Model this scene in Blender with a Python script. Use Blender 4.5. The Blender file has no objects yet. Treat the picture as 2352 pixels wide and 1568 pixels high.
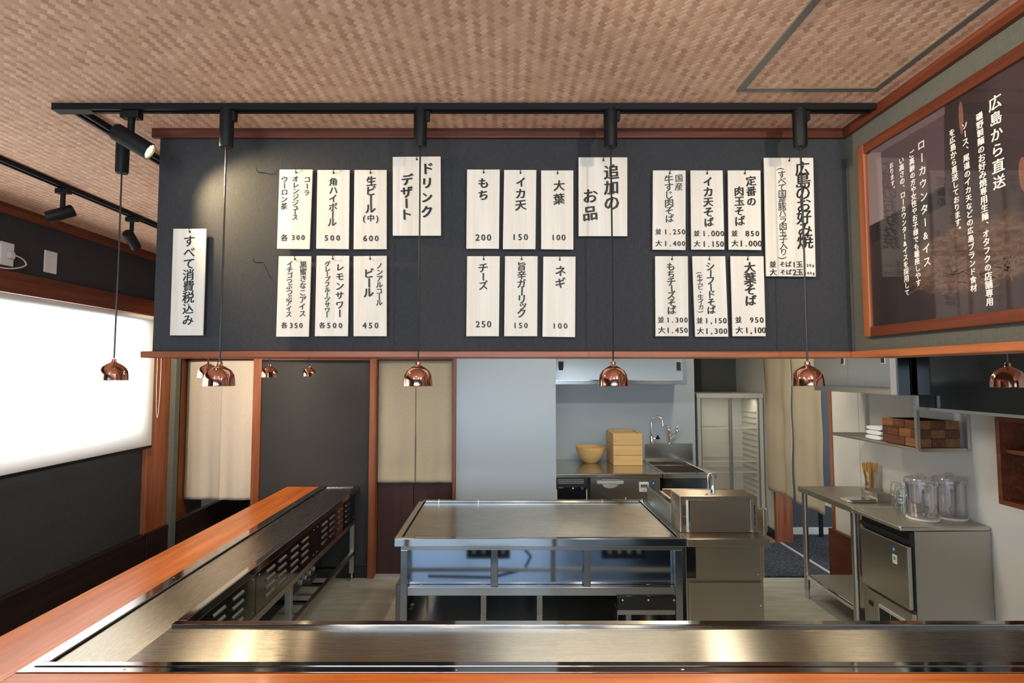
import bpy, math, random
from mathutils import Vector, Matrix
random.seed(7)
scn = bpy.context.scene
COL = scn.collection
PI = math.pi

# ------------------------------------------------------------------ camera
F = 1250.0; TH = math.atan(72/1250.0); CT = math.cos(TH); ST = math.sin(TH); HC = 1.64
cam = bpy.data.cameras.new('camera'); cam.sensor_width = 36.0; cam.lens = F/2352*36.0
cam.shift_x = (1176-1160)/2352.0; cam.clip_start = 0.05; cam.clip_end = 60
camo = bpy.data.objects.new('camera', cam); COL.objects.link(camo)
camo.location = (0, 0, HC); camo.rotation_euler = (PI/2+TH, 0, 0); scn.camera = camo

# ------------------------------------------------------------------ world, lights, exposure
scn.view_settings.view_transform = 'Standard'; scn.view_settings.look = 'None'
scn.view_settings.gamma = 1.0; scn.view_settings.use_curve_mapping = False
scn.view_settings.exposure = 0.0
w = bpy.data.worlds.new('sky'); scn.world = w; w.use_nodes = True
w.node_tree.nodes['Background'].inputs[0].default_value = (0.62, 0.80, 1.0, 1)
w.node_tree.nodes['Background'].inputs[1].default_value = 1.6

def area(name, loc, rot, sx, sy, power, color, spread=None):
    l = bpy.data.lights.new(name, 'AREA'); l.shape = 'RECTANGLE'; l.size = sx; l.size_y = sy
    l.energy = power; l.color = color
    if spread: l.spread = spread
    o = bpy.data.objects.new(name, l); o.location = loc; o.rotation_euler = rot; COL.objects.link(o); return o
def spot(name, loc, direction, power, angle, color=(1, .80, .52), blend=.7, r=.022):
    l = bpy.data.lights.new(name, 'SPOT'); l.energy = power; l.spot_size = math.radians(angle); l.spot_blend = blend
    l.color = color; l.shadow_soft_size = r
    o = bpy.data.objects.new(name, l); o.location = loc
    o.rotation_euler = Vector(direction).to_track_quat('-Z', 'Y').to_euler(); COL.objects.link(o); return o
# soft fill as daylight from an unseen shopfront behind the camera (opening X -1.9..1.9)
area('shopfront_fill_daylight', (-.5, -2.06, 1.25), (PI/2, 0, 0), 2.6, 2.1, 88, (.62, .81, 1.0))
# daylight outside the side window, behind the roller blind
area('window_daylight', (-2.80, 2.15, 1.60), (0, -PI/2, 0), 0.95, 3.2, 150, (.93, .96, 1.0))
# flat LED fitting on the kitchen ceiling
area('kitchen_led', (0.55, 3.25, 2.455), (0, 0, 0), 1.2, .25, 27, (1.0, .95, .82))
area('kitchen_led_rear', (1.75, 4.2, 2.455), (0, 0, 0), .12, .8, 14, (1.0, .88, .66))
# daylight in the entrance outside the side doorway
area('entrance_daylight', (4.3, 4.9, 1.5), (0, PI/2, 0), 2.0, 2.0, 60, (.75, .88, 1.0))

# ------------------------------------------------------------------ helpers
def at(px, py, X=None, Y=None, Z=None):
    u = (px-1160)/F; v = -(py-784)/F
    d = (u, CT-v*ST, ST+v*CT)
    t = X/d[0] if X is not None else (Y/d[1] if Y is not None else (Z-HC)/d[2])
    return Vector((d[0]*t, d[1]*t, HC+d[2]*t))

ORG = {}
class MB:
    def __init__(s): s.v = []; s.f = []
    def add(s, vs, fs):
        n = len(s.v); s.v += [tuple(p) for p in vs]; s.f += [tuple(i+n for i in f) for f in fs]; return s
    def box(s, x0, x1, y0, y1, z0, z1):
        if x0 > x1: x0, x1 = x1, x0
        if y0 > y1: y0, y1 = y1, y0
        if z0 > z1: z0, z1 = z1, z0
        vs = [(x0,y0,z0),(x1,y0,z0),(x1,y1,z0),(x0,y1,z0),(x0,y0,z1),(x1,y0,z1),(x1,y1,z1),(x0,y1,z1)]
        return s.add(vs, [(3,2,1,0),(4,5,6,7),(0,1,5,4),(1,2,6,5),(2,3,7,6),(3,0,4,7)])
    def hexa(s, quad, off):
        q = [Vector(p) for p in quad]; o = Vector(off)
        vs = q+[p+o for p in q]
        return s.add(vs, [(3,2,1,0),(4,5,6,7),(0,1,5,4),(1,2,6,5),(2,3,7,6),(3,0,4,7)])
    def prism(s, pts, z0, z1, axis='z'):
        n = len(pts)
        def m(a, b, c): return {'z': (a,b,c), 'y': (a,c,b), 'x': (c,a,b)}[axis]
        vs = [m(a,b,z0) for a,b in pts]+[m(a,b,z1) for a,b in pts]
        fs = [tuple(range(n))[::-1], tuple(range(n,2*n))]+[(i,(i+1)%n,n+(i+1)%n,n+i) for i in range(n)]
        return s.add(vs, fs)
    def tube(s, pts, r, n=10, r2=None, cap=True):
        P = [Vector(p) for p in pts]; k = len(P); vs = []; 
        t0 = (P[1]-P[0]).normalized(); up = Vector((0,0,1)) if abs(t0.z) < .9 else Vector((1,0,0))
        a = t0.cross(up).normalized()
        for i in range(k):
            t = (P[min(i+1,k-1)]-P[max(i-1,0)]).normalized()
            a = (a-t*a.dot(t)).normalized(); b = t.cross(a)
            rr = r if r2 is None else r+(r2-r)*i/(k-1)
            for j in range(n):
                q = 2*PI*j/n; vs.append(P[i]+a*math.cos(q)*rr+b*math.sin(q)*rr)
        fs = [(i*n+j, i*n+(j+1)%n, (i+1)*n+(j+1)%n, (i+1)*n+j) for i in range(k-1) for j in range(n)]
        if cap: fs += [tuple(range(n))[::-1], tuple((k-1)*n+j for j in range(n))]
        return s.add(vs, fs)
    def lathe(s, prof, c, n=32, axis=(0,0,1), cap=False):
        ax = Vector(axis).normalized(); up = Vector((1,0,0)) if abs(ax.x) < .9 else Vector((0,1,0))
        a = ax.cross(up).normalized(); b = ax.cross(a); c = Vector(c); vs = []
        for r, h in prof:
            for j in range(n):
                q = 2*PI*j/n; vs.append(c+ax*h+a*math.cos(q)*r+b*math.sin(q)*r)
        k = len(prof)
        fs = [(i*n+j, i*n+(j+1)%n, (i+1)*n+(j+1)%n, (i+1)*n+j) for i in range(k-1) for j in range(n)]
        if cap: fs += [tuple(range(n))[::-1], tuple((k-1)*n+j for j in range(n))]
        return s.add(vs, fs)
    def build(s, name, mat, parent=None, smooth=False, bevel=0, label=None, solid=0, sub=0):
        o0 = ORG.get(parent.name, Vector((0,0,0))) if parent else Vector((0,0,0))
        me = bpy.data.meshes.new(name); me.from_pydata([tuple(Vector(p)-o0) for p in s.v], [], s.f)
        me.materials.append(mat)
        import bmesh
        bm = bmesh.new(); bm.from_mesh(me); bmesh.ops.recalc_face_normals(bm, faces=bm.faces); bm.to_mesh(me); bm.free()
        if smooth:
            for p in me.polygons: p.use_smooth = True
            try: me.set_sharp_from_angle(angle=math.radians(40))
            except Exception: pass
        o = bpy.data.objects.new(name, me); COL.objects.link(o)
        if parent: o.parent = parent; ORG[o.name] = o0
        if bevel:
            m = o.modifiers.new('bevel', 'BEVEL'); m.width = bevel; m.segments = 2; m.limit_method = 'ANGLE'
        if solid:
            m = o.modifiers.new('solid', 'SOLIDIFY'); m.thickness = solid; m.offset = 0
        if sub:
            m = o.modifiers.new('sub', 'SUBSURF'); m.levels = sub; m.render_levels = sub
        if label: o['label'] = label
        return o
def B(*a): return MB().box(*a)
def thing(name, label, cat, loc=(0,0,0), group=None):
    o = bpy.data.objects.new(name, None); COL.objects.link(o); o.empty_display_size = .05
    o.location = loc; ORG[o.name] = Vector(loc); o['label'] = label; o['category'] = cat
    if group: o['group'] = group
    return o
def tag(o, label, cat, group=None):
    o['label'] = label; o['category'] = cat
    if group: o['group'] = group
    return o
def struct(o): o['kind'] = 'structure'; return o
def dup(root, off, label=None):
    r = root.copy(); COL.objects.link(r); r.location = root.location+Vector(off)
    if label: r['label'] = label
    for ch in [c for c in root.children]:
        c = ch.copy(); COL.objects.link(c); c.parent = r
        for g in [g for g in ch.children]:
            d = g.copy(); COL.objects.link(d); d.parent = c
    return r
def rep(o, offs):          # copies of one part under the same parent
    for off in offs:
        c = o.copy(); COL.objects.link(c); c.location = o.location+Vector(off)

# ------------------------------------------------------------------ materials
class NT:
    def __init__(s, name):
        s.m = bpy.data.materials.new(name); s.m.use_nodes = True; s.t = s.m.node_tree
        s.n = s.t.nodes; s.p = s.n['Principled BSDF']; s.out = s.n['Material Output']
    def node(s, typ, ins=None, **kw):
        n = s.n.new(typ)
        for k, v in kw.items(): setattr(n, k, v)
        for k, v in (ins or {}).items(): s.set(n, k, v)
        return n
    def set(s, n, k, v):
        i = n.inputs[k]
        if isinstance(v, bpy.types.NodeSocket): s.t.links.new(v, i)
        else:
            if hasattr(i.default_value, '__len__') and len(i.default_value) == 4 and len(v) == 3: v = tuple(v)+(1,)
            i.default_value = v
    def math(s, op, a, b=0.0, c=0.0):
        n = s.node('ShaderNodeMath', operation=op); s.set(n, 0, a); s.set(n, 1, b); s.set(n, 2, c); return n.outputs[0]
    def ramp(s, fac, stops):
        n = s.node('ShaderNodeValToRGB'); s.set(n, 0, fac); e = n.color_ramp.elements
        while len(e) < len(stops): e.new(.5)
        for i, (p, c) in enumerate(stops): e[i].position = p; e[i].color = tuple(c)+(1,)
        return n.outputs[0]
    def obj(s): return s.node('ShaderNodeTexCoord').outputs['Object']
    def geo(s): return s.node('ShaderNodeNewGeometry').outputs['Position']
    def map(s, vec, scale=(1,1,1), rot=(0,0,0), loc=(0,0,0)):
        return s.node('ShaderNodeMapping', {'Vector': vec, 'Scale': scale, 'Rotation': rot, 'Location': loc}).outputs[0]
    def noise(s, vec, scale, detail=3, rough=.5, dist=0):
        return s.node('ShaderNodeTexNoise', {'Vector': vec, 'Scale': scale, 'Detail': detail, 'Roughness': rough, 'Distortion': dist}).outputs[0]
    def mix(s, f, a, b, blend='MIX'):
        n = s.node('ShaderNodeMix', data_type='RGBA', blend_type=blend)
        s.set(n, 0, f); s.set(n, 6, a); s.set(n, 7, b); return n.outputs[2]
    def bump(s, h, strength, dist=.001):
        return s.node('ShaderNodeBump', {'Height': h, 'Strength': strength, 'Distance': dist}).outputs[0]

def plain(name, col, rough=.5, metal=0.0, **kw):
    a = NT(name); a.set(a.p, 'Base Color', col); a.set(a.p, 'Roughness', rough); a.set(a.p, 'Metallic', metal)
    for k, v in kw.items(): a.set(a.p, k.replace('_', ' '), v)
    return a.m
def emit(name, col, st):
    a = NT(name); a.set(a.p, 'Base Color', (0,0,0)); a.set(a.p, 'Emission Color', col); a.set(a.p, 'Emission Strength', st); return a.m
def fabric_wall(name, c1, c2):
    a = NT(name); g = a.geo()
    h = a.noise(a.map(g, (60, 60, 900)), 1, 2); v = a.noise(a.map(g, (900, 900, 60)), 1, 2)
    s = a.math('ADD', h, v); s = a.math('MULTIPLY', s, .5)
    big = a.noise(g, 1.3, 2)
    f = a.math('ADD', s, a.math('MULTIPLY', a.math('SUBTRACT', big, .5), .25))
    a.set(a.p, 'Base Color', a.ramp(f, [(.3, c1), (.7, c2)])); a.set(a.p, 'Roughness', .8)
    a.set(a.p, 'Normal', a.bump(s, .35, .002)); return a.m
def wood(name, dark, mid, light, axis='x', rough=.35, grain=1.0, strips=0.0, coat=0.0):
    a = NT(name); g = a.geo()
    sc = {'x': (1.2, 26, 26), 'y': (26, 1.2, 26), 'z': (26, 26, 1.2)}[axis]
    n1 = a.noise(a.map(g, tuple(q*grain for q in sc)), 1, 5, .6, .6)
    n2 = a.noise(a.map(g, tuple(q*grain*4 for q in sc)), 1, 3, .6)
    f = a.math('ADD', a.math('MULTIPLY', n1, .75), a.math('MULTIPLY', n2, .25))
    col = a.ramp(f, [(.3, dark), (.5, mid), (.68, light)])
    if strips:
        br = a.node('ShaderNodeTexBrick', {'Vector': a.map(g, (1, 1, 1), (0, 0, PI/2 if axis == 'y' else 0)), 'Color1': (.42, .42, .42), 'Color2': (.62, .62, .62),
              'Mortar': (.4, .4, .4), 'Scale': 1.0, 'Mortar Size': .0004, 'Brick Width': .45, 'Row Height': strips, 'Mortar Smooth': .3})
        col = a.mix(.55, col, br.outputs[0], 'OVERLAY')
    a.set(a.p, 'Base Color', col); a.set(a.p, 'Roughness', a.math('MULTIPLY_ADD', n2, .12, rough))
    a.set(a.p, 'Coat Weight', coat); a.set(a.p, 'Coat Roughness', .12)
    a.set(a.p, 'Normal', a.bump(f, .12, .002)); return a.m
def steel(name, col=(.61, .58, .52), rough=.30, axis='x', brush=.5, aniso=.75):
    a = NT(name); g = a.geo()
    sc = {'x': (3, 420, 420), 'y': (420, 3, 420), 'z': (420, 420, 3)}[axis]
    n = a.noise(a.map(g, sc), 1, 3, .6); b = a.noise(g, 3.0, 3)
    a.set(a.p, 'Base Color', col); a.set(a.p, 'Metallic', 1.0)
    r = a.math('MULTIPLY_ADD', a.math('MULTIPLY_ADD', b, .25, n), .14*brush, rough-.08*brush)
    a.set(a.p, 'Roughness', r); a.set(a.p, 'Normal', a.bump(n, .04*brush, .0006))
    if aniso:
        tg = a.node('ShaderNodeTangent', direction_type='RADIAL', axis=axis.upper())
        a.set(a.p, 'Anisotropic', aniso); a.set(a.p, 'Tangent', tg.outputs[0])
    return a.m
def clear(name, col=(1,1,1), edge=.35, tint=None):
    a = NT(name); a.n.remove(a.p)
    tr = a.node('ShaderNodeBsdfTransparent', {'Color': tint or col}); gl = a.node('ShaderNodeBsdfGlossy', {'Roughness': .03})
    if edge: f = a.math('MULTIPLY_ADD', a.node('ShaderNodeLayerWeight', {'Blend': edge}).outputs[1], .75, .045)
    else: f = a.math('MULTIPLY_ADD', a.math('POWER', a.node('ShaderNodeLayerWeight', {'Blend': .5}).outputs[1], 5.0), .9, .022)
    mx = a.node('ShaderNodeMixShader', {0: f}); a.t.links.new(tr.outputs[0], mx.inputs[1]); a.t.links.new(gl.outputs[0], mx.inputs[2])
    a.t.links.new(mx.outputs[0], a.out.inputs[0]); return a.m
def cloth(name, c1, c2, transl=.25):
    a = NT(name); g = a.geo()
    h = a.noise(a.map(g, (40, 40, 700)), 1, 2); v = a.noise(a.map(g, (700, 700, 40)), 1, 2)
    s = a.math('MULTIPLY', a.math('ADD', h, v), .5)
    c = a.ramp(s, [(.32, c1), (.68, c2)]); a.set(a.p, 'Base Color', c); a.set(a.p, 'Roughness', .9)
    a.set(a.p, 'Normal', a.bump(s, .25, .002))
    tl = a.node('ShaderNodeBsdfTranslucent', {'Color': c}); mx = a.node('ShaderNodeMixShader', {0: transl})
    a.t.links.new(a.p.outputs[0], mx.inputs[1]); a.t.links.new(tl.outputs[0], mx.inputs[2]); a.t.links.new(mx.outputs[0], a.out.inputs[0])
    return a.m

def ceiling_mat():
    a = NT('woven_ceiling_paper'); g = a.geo(); sp = a.node('ShaderNodeSeparateXYZ', {0: g})
    # wickerwork print: two strip families crossing at 45 degrees, two over two
    x = a.math('ADD', sp.outputs[0], 20.0); y = a.math('ADD', sp.outputs[1], 20.0)
    u = a.math('DIVIDE', a.math('ADD', x, a.math('MULTIPLY', y, .92)), .0172)
    v = a.math('DIVIDE', a.math('SUBTRACT', x, a.math('MULTIPLY', y, .92)), .0172)
    iu = a.math('FLOOR', u); iv = a.math('FLOOR', v)
    k = a.math('FLOORED_MODULO', a.math('ADD', iu, iv), 4.0)
    dark = a.math('LESS_THAN', k, 1.5)
    fid = a.math('FLOOR', a.math('DIVIDE', a.math('ADD', iu, iv), 4.0))
    def rnd(p, q): return a.node('ShaderNodeTexWhiteNoise', {'Vector': a.node('ShaderNodeCombineXYZ', {0: p, 1: q}).outputs[0]}, noise_dimensions='2D').outputs[0]
    rb = rnd(fid, iv); ra = rnd(fid, a.math('ADD', iu, .37))
    dk = a.ramp(rb, [(0, (.50, .28, .165)), (.5, (.60, .355, .225)), (1, (.70, .43, .275))])
    lt = a.ramp(ra, [(0, (.68, .42, .27)), (.6, (.76, .49, .325)), (1, (.82, .57, .40))])
    c = a.mix(dark, lt, dk)
    big = a.noise(g, 14, 3); c = a.mix(.35, c, a.ramp(big, [(.35, (.40, .40, .40)), (.65, (.60, .58, .56))]), 'OVERLAY')
    a.set(a.p, 'Base Color', c); a.set(a.p, 'Roughness', .62)
    hu = a.math('SINE', a.math('MULTIPLY', a.math('FRACT', u), PI)); hv = a.math('SINE', a.math('MULTIPLY', a.math('FRACT', v), PI))
    hgt = a.math('ADD', a.math('MULTIPLY', hv, dark), a.math('MULTIPLY', hu, a.math('SUBTRACT', 1.0, dark)))
    a.set(a.p, 'Normal', a.bump(hgt, .12, .002)); return a.m

M = {}
M['ceil'] = ceiling_mat()
M['wall'] = fabric_wall('charcoal_woven_wallpaper', (.014, .0145, .017), (.042, .042, .046))
M['wall_warm'] = fabric_wall('grey_green_woven_wallpaper', (.075, .075, .062), (.135, .135, .115))
M['white_wall'] = plain('pale_painted_wall', (.66, .64, .59), .6)
M['panel_wall'] = plain('satin_panel_daylight_blue', (.40, .455, .50), .32)  # bluish cast of daylight put into the panel colour
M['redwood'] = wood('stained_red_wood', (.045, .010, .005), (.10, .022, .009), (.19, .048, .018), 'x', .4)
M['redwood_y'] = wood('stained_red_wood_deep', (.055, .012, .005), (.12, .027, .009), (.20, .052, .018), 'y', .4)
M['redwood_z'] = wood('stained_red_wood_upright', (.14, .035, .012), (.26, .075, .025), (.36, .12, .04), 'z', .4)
M['ledge'] = wood('stained_orange_wood', (.17, .045, .014), (.30, .085, .028), (.40, .14, .05), 'x', .35)
M['ledge_y'] = wood('stained_orange_wood_deep', (.22, .065, .018), (.40, .13, .04), (.52, .19, .07), 'y', .35)
M['top_x'] = wood('laminated_counter_wood', (.34, .078, .010), (.53, .135, .017), (.68, .205, .03), 'x', .27, 1.0, .032, .22)
M['top_y'] = wood('laminated_counter_wood_deep', (.34, .078, .010), (.53, .135, .017), (.68, .205, .03), 'y', .27, 1.0, .032, .22)
M['darkwood'] = wood('dark_brown_panel', (.010, .004, .003), (.018, .007, .005), (.03, .011, .008), 'y', .45)
M['doorwood'] = wood('dark_red_door', (.030, .008, .006), (.045, .012, .009), (.06, .018, .012), 'z', .5)
M['signwood'] = wood('pale_plain_wood', (.70, .62, .51), (.78, .71, .61), (.84, .78, .70), 'z', .55)
M['ink'] = plain('black_ink', (.012, .011, .010), .5)
M['white_ink'] = plain('white_print', (.95, .92, .87), .5)
M['steel'] = steel('brushed_steel', rough=.44, aniso=.94); M['steel_y'] = steel('brushed_steel_deep', rough=.38, axis='y', aniso=.9); M['steel_z'] = steel('brushed_steel_upright', axis='z')
M['steel_top'] = steel('brushed_steel_top', rough=.19, aniso=.5, brush=.3)
M['sinksteel'] = steel('warm_brushed_steel', (.46, .40, .32), .30, 'x', .5, .92)
M['frame'] = steel('frame_steel', (.40, .395, .385), .22); M['frame_y'] = steel('frame_steel_deep', (.40, .395, .385), .22, 'y'); M['frame_z'] = steel('frame_steel_upright', (.30, .295, .29), .2, 'z')
M['plate'] = steel('griddle_plate', (.47, .44, .385), .27, 'x', .4, .8); M['plate_y'] = steel('griddle_plate_deep', (.47, .44, .385), .27, 'y', .4, .8)
M['mirror'] = steel('polished_steel', (.50, .50, .51), .07, 'x', .12, 0)
M['blueish'] = steel('polished_steel_blue_reflection', (.34, .40, .50), .06, 'x', .12, 0)  # blue daylight reflection put into the steel colour
M['darksteel'] = steel('polished_steel_darkened', (.16, .155, .15), .09, 'y', .15, 0)
M['steel_dk'] = steel('satin_dark_steel', (.34, .33, .31), .3, 'y', .3)
M['icemetal'] = steel('warm_grey_steel_sheet', (.50, .47, .43), .38, 'z', .4)
M['chrome'] = plain('chrome', (.85, .86, .88), .06, 1.0)
M['copper'] = plain('polished_copper', (.80, .42, .32), .07, 1.0)
M['black'] = plain('black_plastic', (.012, .012, .013), .42)
M['blackgloss'] = plain('black_glass', (.010, .011, .013), .08)
M['blackmetal'] = plain('black_painted_metal', (.006, .006, .007), .55, Specular_IOR_Level=.25)
M['rubber'] = plain('black_rubber', (.02, .02, .02), .6)
M['darkgap'] = plain('dark_recess', (.012, .011, .010), .7)
M['white'] = plain('white_plastic', (.72, .70, .68), .45); M['cream'] = plain('cream_plastic', (.62, .58, .50), .45)
M['fridge'] = plain('ivory_enamel', (.62, .60, .54), .4); M['fridgein'] = plain('ivory_liner', (.62, .60, .53), .5)
M['glass'] = clear('clear_glass', edge=.5); M['pane'] = clear('window_glass', edge=0); M['poly'] = clear('clear_plastic', tint=(.93, .93, .96), edge=.45)
M['noren'] = cloth('linen', (.74, .64, .54), (.86, .77, .67)); M['noren2'] = cloth('natural_linen', (.58, .49, .34), (.70, .61, .45))
M['tumbler'] = plain('solid_glass', (.95, .98, .97), .02, 0, Transmission_Weight=1.0, IOR=1.42)
M['towel'] = plain('white_terry', (.80, .80, .80), .95)
M['bamboo'] = wood('bamboo', (.58, .36, .13), (.68, .44, .18), (.74, .51, .24), 'x', .4, 1.6)
M['stick'] = plain('bamboo_sticks', (.62, .33, .09), .55)
M['basket'] = wood('dark_woven_wood', (.045, .016, .007), (.12, .042, .016), (.22, .085, .03), 'y', .4, 2.5)
M['basket2'] = wood('mid_woven_wood', (.15, .055, .018), (.24, .095, .032), (.34, .15, .05), 'y', .4, 2.5)
M['grey'] = plain('grey_plastic', (.22, .22, .22), .4); M['lgrey'] = plain('light_grey_plastic', (.42, .42, .43), .4)
M['blue'] = plain('blue_enamel', (.01, .10, .22), .3); M['green'] = plain('green_print', (.03, .38, .22), .4)
M['alu'] = plain('bronze_aluminium', (.20, .20, .17), .45, .6)
M['lamp'] = emit('lit_lamp', (1.0, .88, .62), 55); M['lampdim'] = emit('lit_lamp_small', (1.0, .80, .52), 14)
M['lampring'] = emit('lamp_reflector_glow', (1.0, .82, .45), 1.1)
M['led'] = emit('green_led', (.1, 1, .1), 2.0)
def kitchen_floor():
    a = NT('grey_vinyl_floor'); g = a.geo(); n = a.noise(a.map(g, (2, 9, 1)), 2.2, 5, .6)
    a.set(a.p, 'Base Color', a.ramp(n, [(.3, (.33, .325, .28)), (.7, (.48, .47, .40))])); a.set(a.p, 'Roughness', .42)
    a.set(a.p, 'Normal', a.bump(a.noise(g, 160, 3), .15, .002)); return a.m
def mat_mat():
    a = NT('dark_blue_loop_mat'); g = a.geo(); n = a.noise(g, 55, 3, .7)
    a.set(a.p, 'Base Color', a.ramp(n, [(.42, (.008, .009, .013)), (.62, (.055, .06, .08))])); a.set(a.p, 'Roughness', .95)
    a.set(a.p, 'Normal', a.bump(n, .8, .01)); return a.m
M['floor'] = kitchen_floor(); M['floor2'] = plain('glossy_dark_tile', (.025, .03, .035), .3, Specular_IOR_Level=.3); M['mat'] = mat_mat()
def blind_mat():
    a = NT('white_roller_fabric'); a.set(a.p, 'Base Color', (.78, .76, .72)); a.set(a.p, 'Roughness', .9)
    tl = a.node('ShaderNodeBsdfTranslucent', {'Color': (.85, .83, .80)}); mx = a.node('ShaderNodeMixShader', {0: .5})
    a.t.links.new(a.p.outputs[0], mx.inputs[1]); a.t.links.new(tl.outputs[0], mx.inputs[2]); a.t.links.new(mx.outputs[0], a.out.inputs[0]); return a.m
M['blind'] = blind_mat()

# ------------------------------------------------------------------ lettering (built-in font, glyph by glyph)
_cu = bpy.data.curves.new('glyph', 'FONT'); _cu.resolution_u = 2
_go = bpy.data.objects.new('glyph', _cu); COL.objects.link(_go)
_G = {}
def glyph(ch, bold):
    k = ch
    if k not in _G:
        _cu.body = ch; bpy.context.view_layer.update()
        me = bpy.data.meshes.new_from_object(_go.evaluated_get(bpy.context.evaluated_depsgraph_get()))
        vs = [(v.co.x, v.co.y) for v in me.vertices]; fs = [tuple(p.vertices) for p in me.polygons]
        xs = [a for a, b in vs] or [0, 1]; cx = (min(xs)+max(xs))/2 if (ch.isascii()) else .5
        _G[k] = ([(a-cx, b-.36) for a, b in vs], fs); bpy.data.meshes.remove(me)
    return _G[k]
SMALL = 'ュッャョァィ'
def put(mb, ch, c, ex, ez, size, bold=.02, vertical=True, slant=.10):
    """one glyph centred on c, ex/ez the unit directions of its width and height"""
    if ch in ' 　': return
    vs, fs = glyph(ch, bold); rot = 0; sc = 1.0; dx = dy = 0
    if vertical and ch in 'ー()（）～': rot = -PI/2
    if vertical and ch in '、。': dx, dy = .55, .5
    if vertical and ch in SMALL: dx, dy = .12, .08
    rot += random.uniform(-.04, .04); sc *= random.uniform(.94, 1.06)
    cr, sr = math.cos(rot), math.sin(rot)
    # broad-nib thickening: the outline is laid down again along a slanted nib
    bold *= 1.25
    nib = [(0, 0)] if bold <= 0 else [(bold*t, -bold*.55*t) for t in (-1, -.33, .33, 1)]+[(bold*.35, bold*.5)]
    nrm = ex.cross(ez)
    for ni, (ox, oy) in enumerate(nib):
        out = []; dep = nrm*(ni*.00006)
        for a, b in vs:
            x = (a*cr-b*sr)*sc+dx+ox; y = (a*sr+b*cr)*sc+dy+oy
            y += slant*x
            out.append(c+ex*(x*size)+ez*(y*size)+dep)
        mb.add(out, fs)

# ================================================================== STRUCTURE
YB = 4.47; XL = -2.545; XR = 2.67; ZC = 2.50; YK = 5.36
struct(B(-3.4, 5.2, 1.9, 6.4, -.08, 0).build('floor', M['floor']))
struct(B(-3.4, 5.2, -2.0, 1.9, -.08, 0).build('floor_dining', M['floor2']))
struct(B(-3.4, 5.2, -2.0, 6.4, ZC, ZC+.08).build('ceiling', M['ceil']))
# left wall with window opening
m = MB(); wy0, wy1, wz0, wz1 = .55, 3.80, 1.20, 2.03
m.box(XL-.14, XL, -2.0, wy0, 0, ZC); m.box(XL-.14, XL, wy1, 4.12, 0, ZC)
m.box(XL-.14, XL, wy0, wy1, 0, wz0); m.box(XL-.14, XL, wy0, wy1, wz1, ZC)
struct(m.build('wall_left', M['wall']))
struct(B(-3.4, -3.3, 4.12, 6.4, 0, ZC).build('wall_left_passage', M['wall']))
struct(B(-3.3, XL-.14, 4.12, 4.2, 0, ZC).build('wall_left_return', M['wall']))
struct(B(XL-.02, at(400, 1000, Y=4.105).x, 4.105, 4.16, 0, ZC).build('wall_left_pier', M['wall_warm']))
# front wall with shopfront opening
m = MB(); m.box(-3.4, -1.9, -2.0, -1.9, 0, ZC); m.box(1.9, 5.2, -2.0, -1.9, 0, ZC)
m.box(-1.9, 1.9, -2.0, -1.9, 2.3, ZC); m.box(-1.9, 1.9, -2.0, -1.9, 0, .12)
struct(m.build('wall_front', M['wall']))
wf = MB()
for x in (-1.9, -.62, .62, 1.86): wf.box(x, x+.045, -1.97, -1.93, .12, 2.3)
w2 = struct(wf.build('window_2', M['redwood_z']))
# back wall: passage opening, charcoal panel, door opening, pale panel
dxl = at(578, 1100, Y=YB).x; gxl = at(597, 1100, Y=YB).x; gxr = at(848, 1100, Y=YB).x
nx0 = at(865, 1000, Y=YB).x; nx1 = at(1040, 1000, Y=YB).x; pxr = at(1277, 1000, Y=YB).x; pxl = at(1047, 1000, Y=YB).x
oxl = at(412, 1100, Y=YB).x
TH0 = 1.765
m = MB(); m.box(-3.3, oxl-.05, YB, YB+.1, 0, ZC); m.box(oxl-.05, gxl, YB, YB+.1, TH0, ZC)
m.box(gxl, gxr, YB, YB+.1, 0, ZC); m.box(gxr, nx1+.03, YB, YB+.1, TH0, ZC)
struct(m.build('wall_back', M['wall']))
struct(B(pxl+.002, pxr, YB, YB+.1, 0, ZC).build('wall_back_pale', M['panel_wall']))
struct(B(pxr-.1, pxr, YB+.1, YK, 0, ZC).build('wall_recess_side', M['panel_wall']))
kx1 = at(1597, 1000, Y=YK).x
struct(B(pxr-.1, kx1, YK, YK+.1, 0, ZC).build('wall_recess_back', M['panel_wall']))
struct(B(kx1-.08, kx1, YK+.1, 6.3, 0, ZC).build('wall_fridge_side', M['wall']))
struct(B(kx1-.08, XR+.1, 6.3, 6.4, 0, ZC).build('wall_fridge_back', M['wall_warm']))
struct(B(kx1, kx1+.32, 6.05, 6.3, 0, ZC).build('wall_dark_block', M['wall']))  # dark upright block at the darker strip beside the refrigerator
# right wall with side doorway
DY0, DY1 = 4.50, 5.36
m = MB(); m.box(XR, XR+.1, -2.0, DY0, 0, ZC); m.box(XR, XR+.1, DY1, 6.4, 0, ZC); m.box(XR, XR+.1, DY0, DY1, 1.95, ZC)
struct(m.build('wall_right', M['white_wall']))
# passage behind left opening, corridor outside right doorway
struct(B(-3.3, gxl+.3, 6.0, 6.1, 0, ZC).build('wall_passage_end', M['white_wall']))
struct(B(gxl+.2, gxl+.3, YB+.1, 6.0, 0, ZC).build('wall_passage_right', M['wall']))
# beams, posts and trims
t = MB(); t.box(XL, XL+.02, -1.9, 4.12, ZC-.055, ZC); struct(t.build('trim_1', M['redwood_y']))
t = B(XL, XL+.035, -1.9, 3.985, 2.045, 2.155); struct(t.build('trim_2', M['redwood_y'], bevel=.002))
t = B(XL-.02, XL+.03, 3.86, 4.10, 0, 2.045); struct(t.build('trim_3', M['redwood_z'], bevel=.003))
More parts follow.
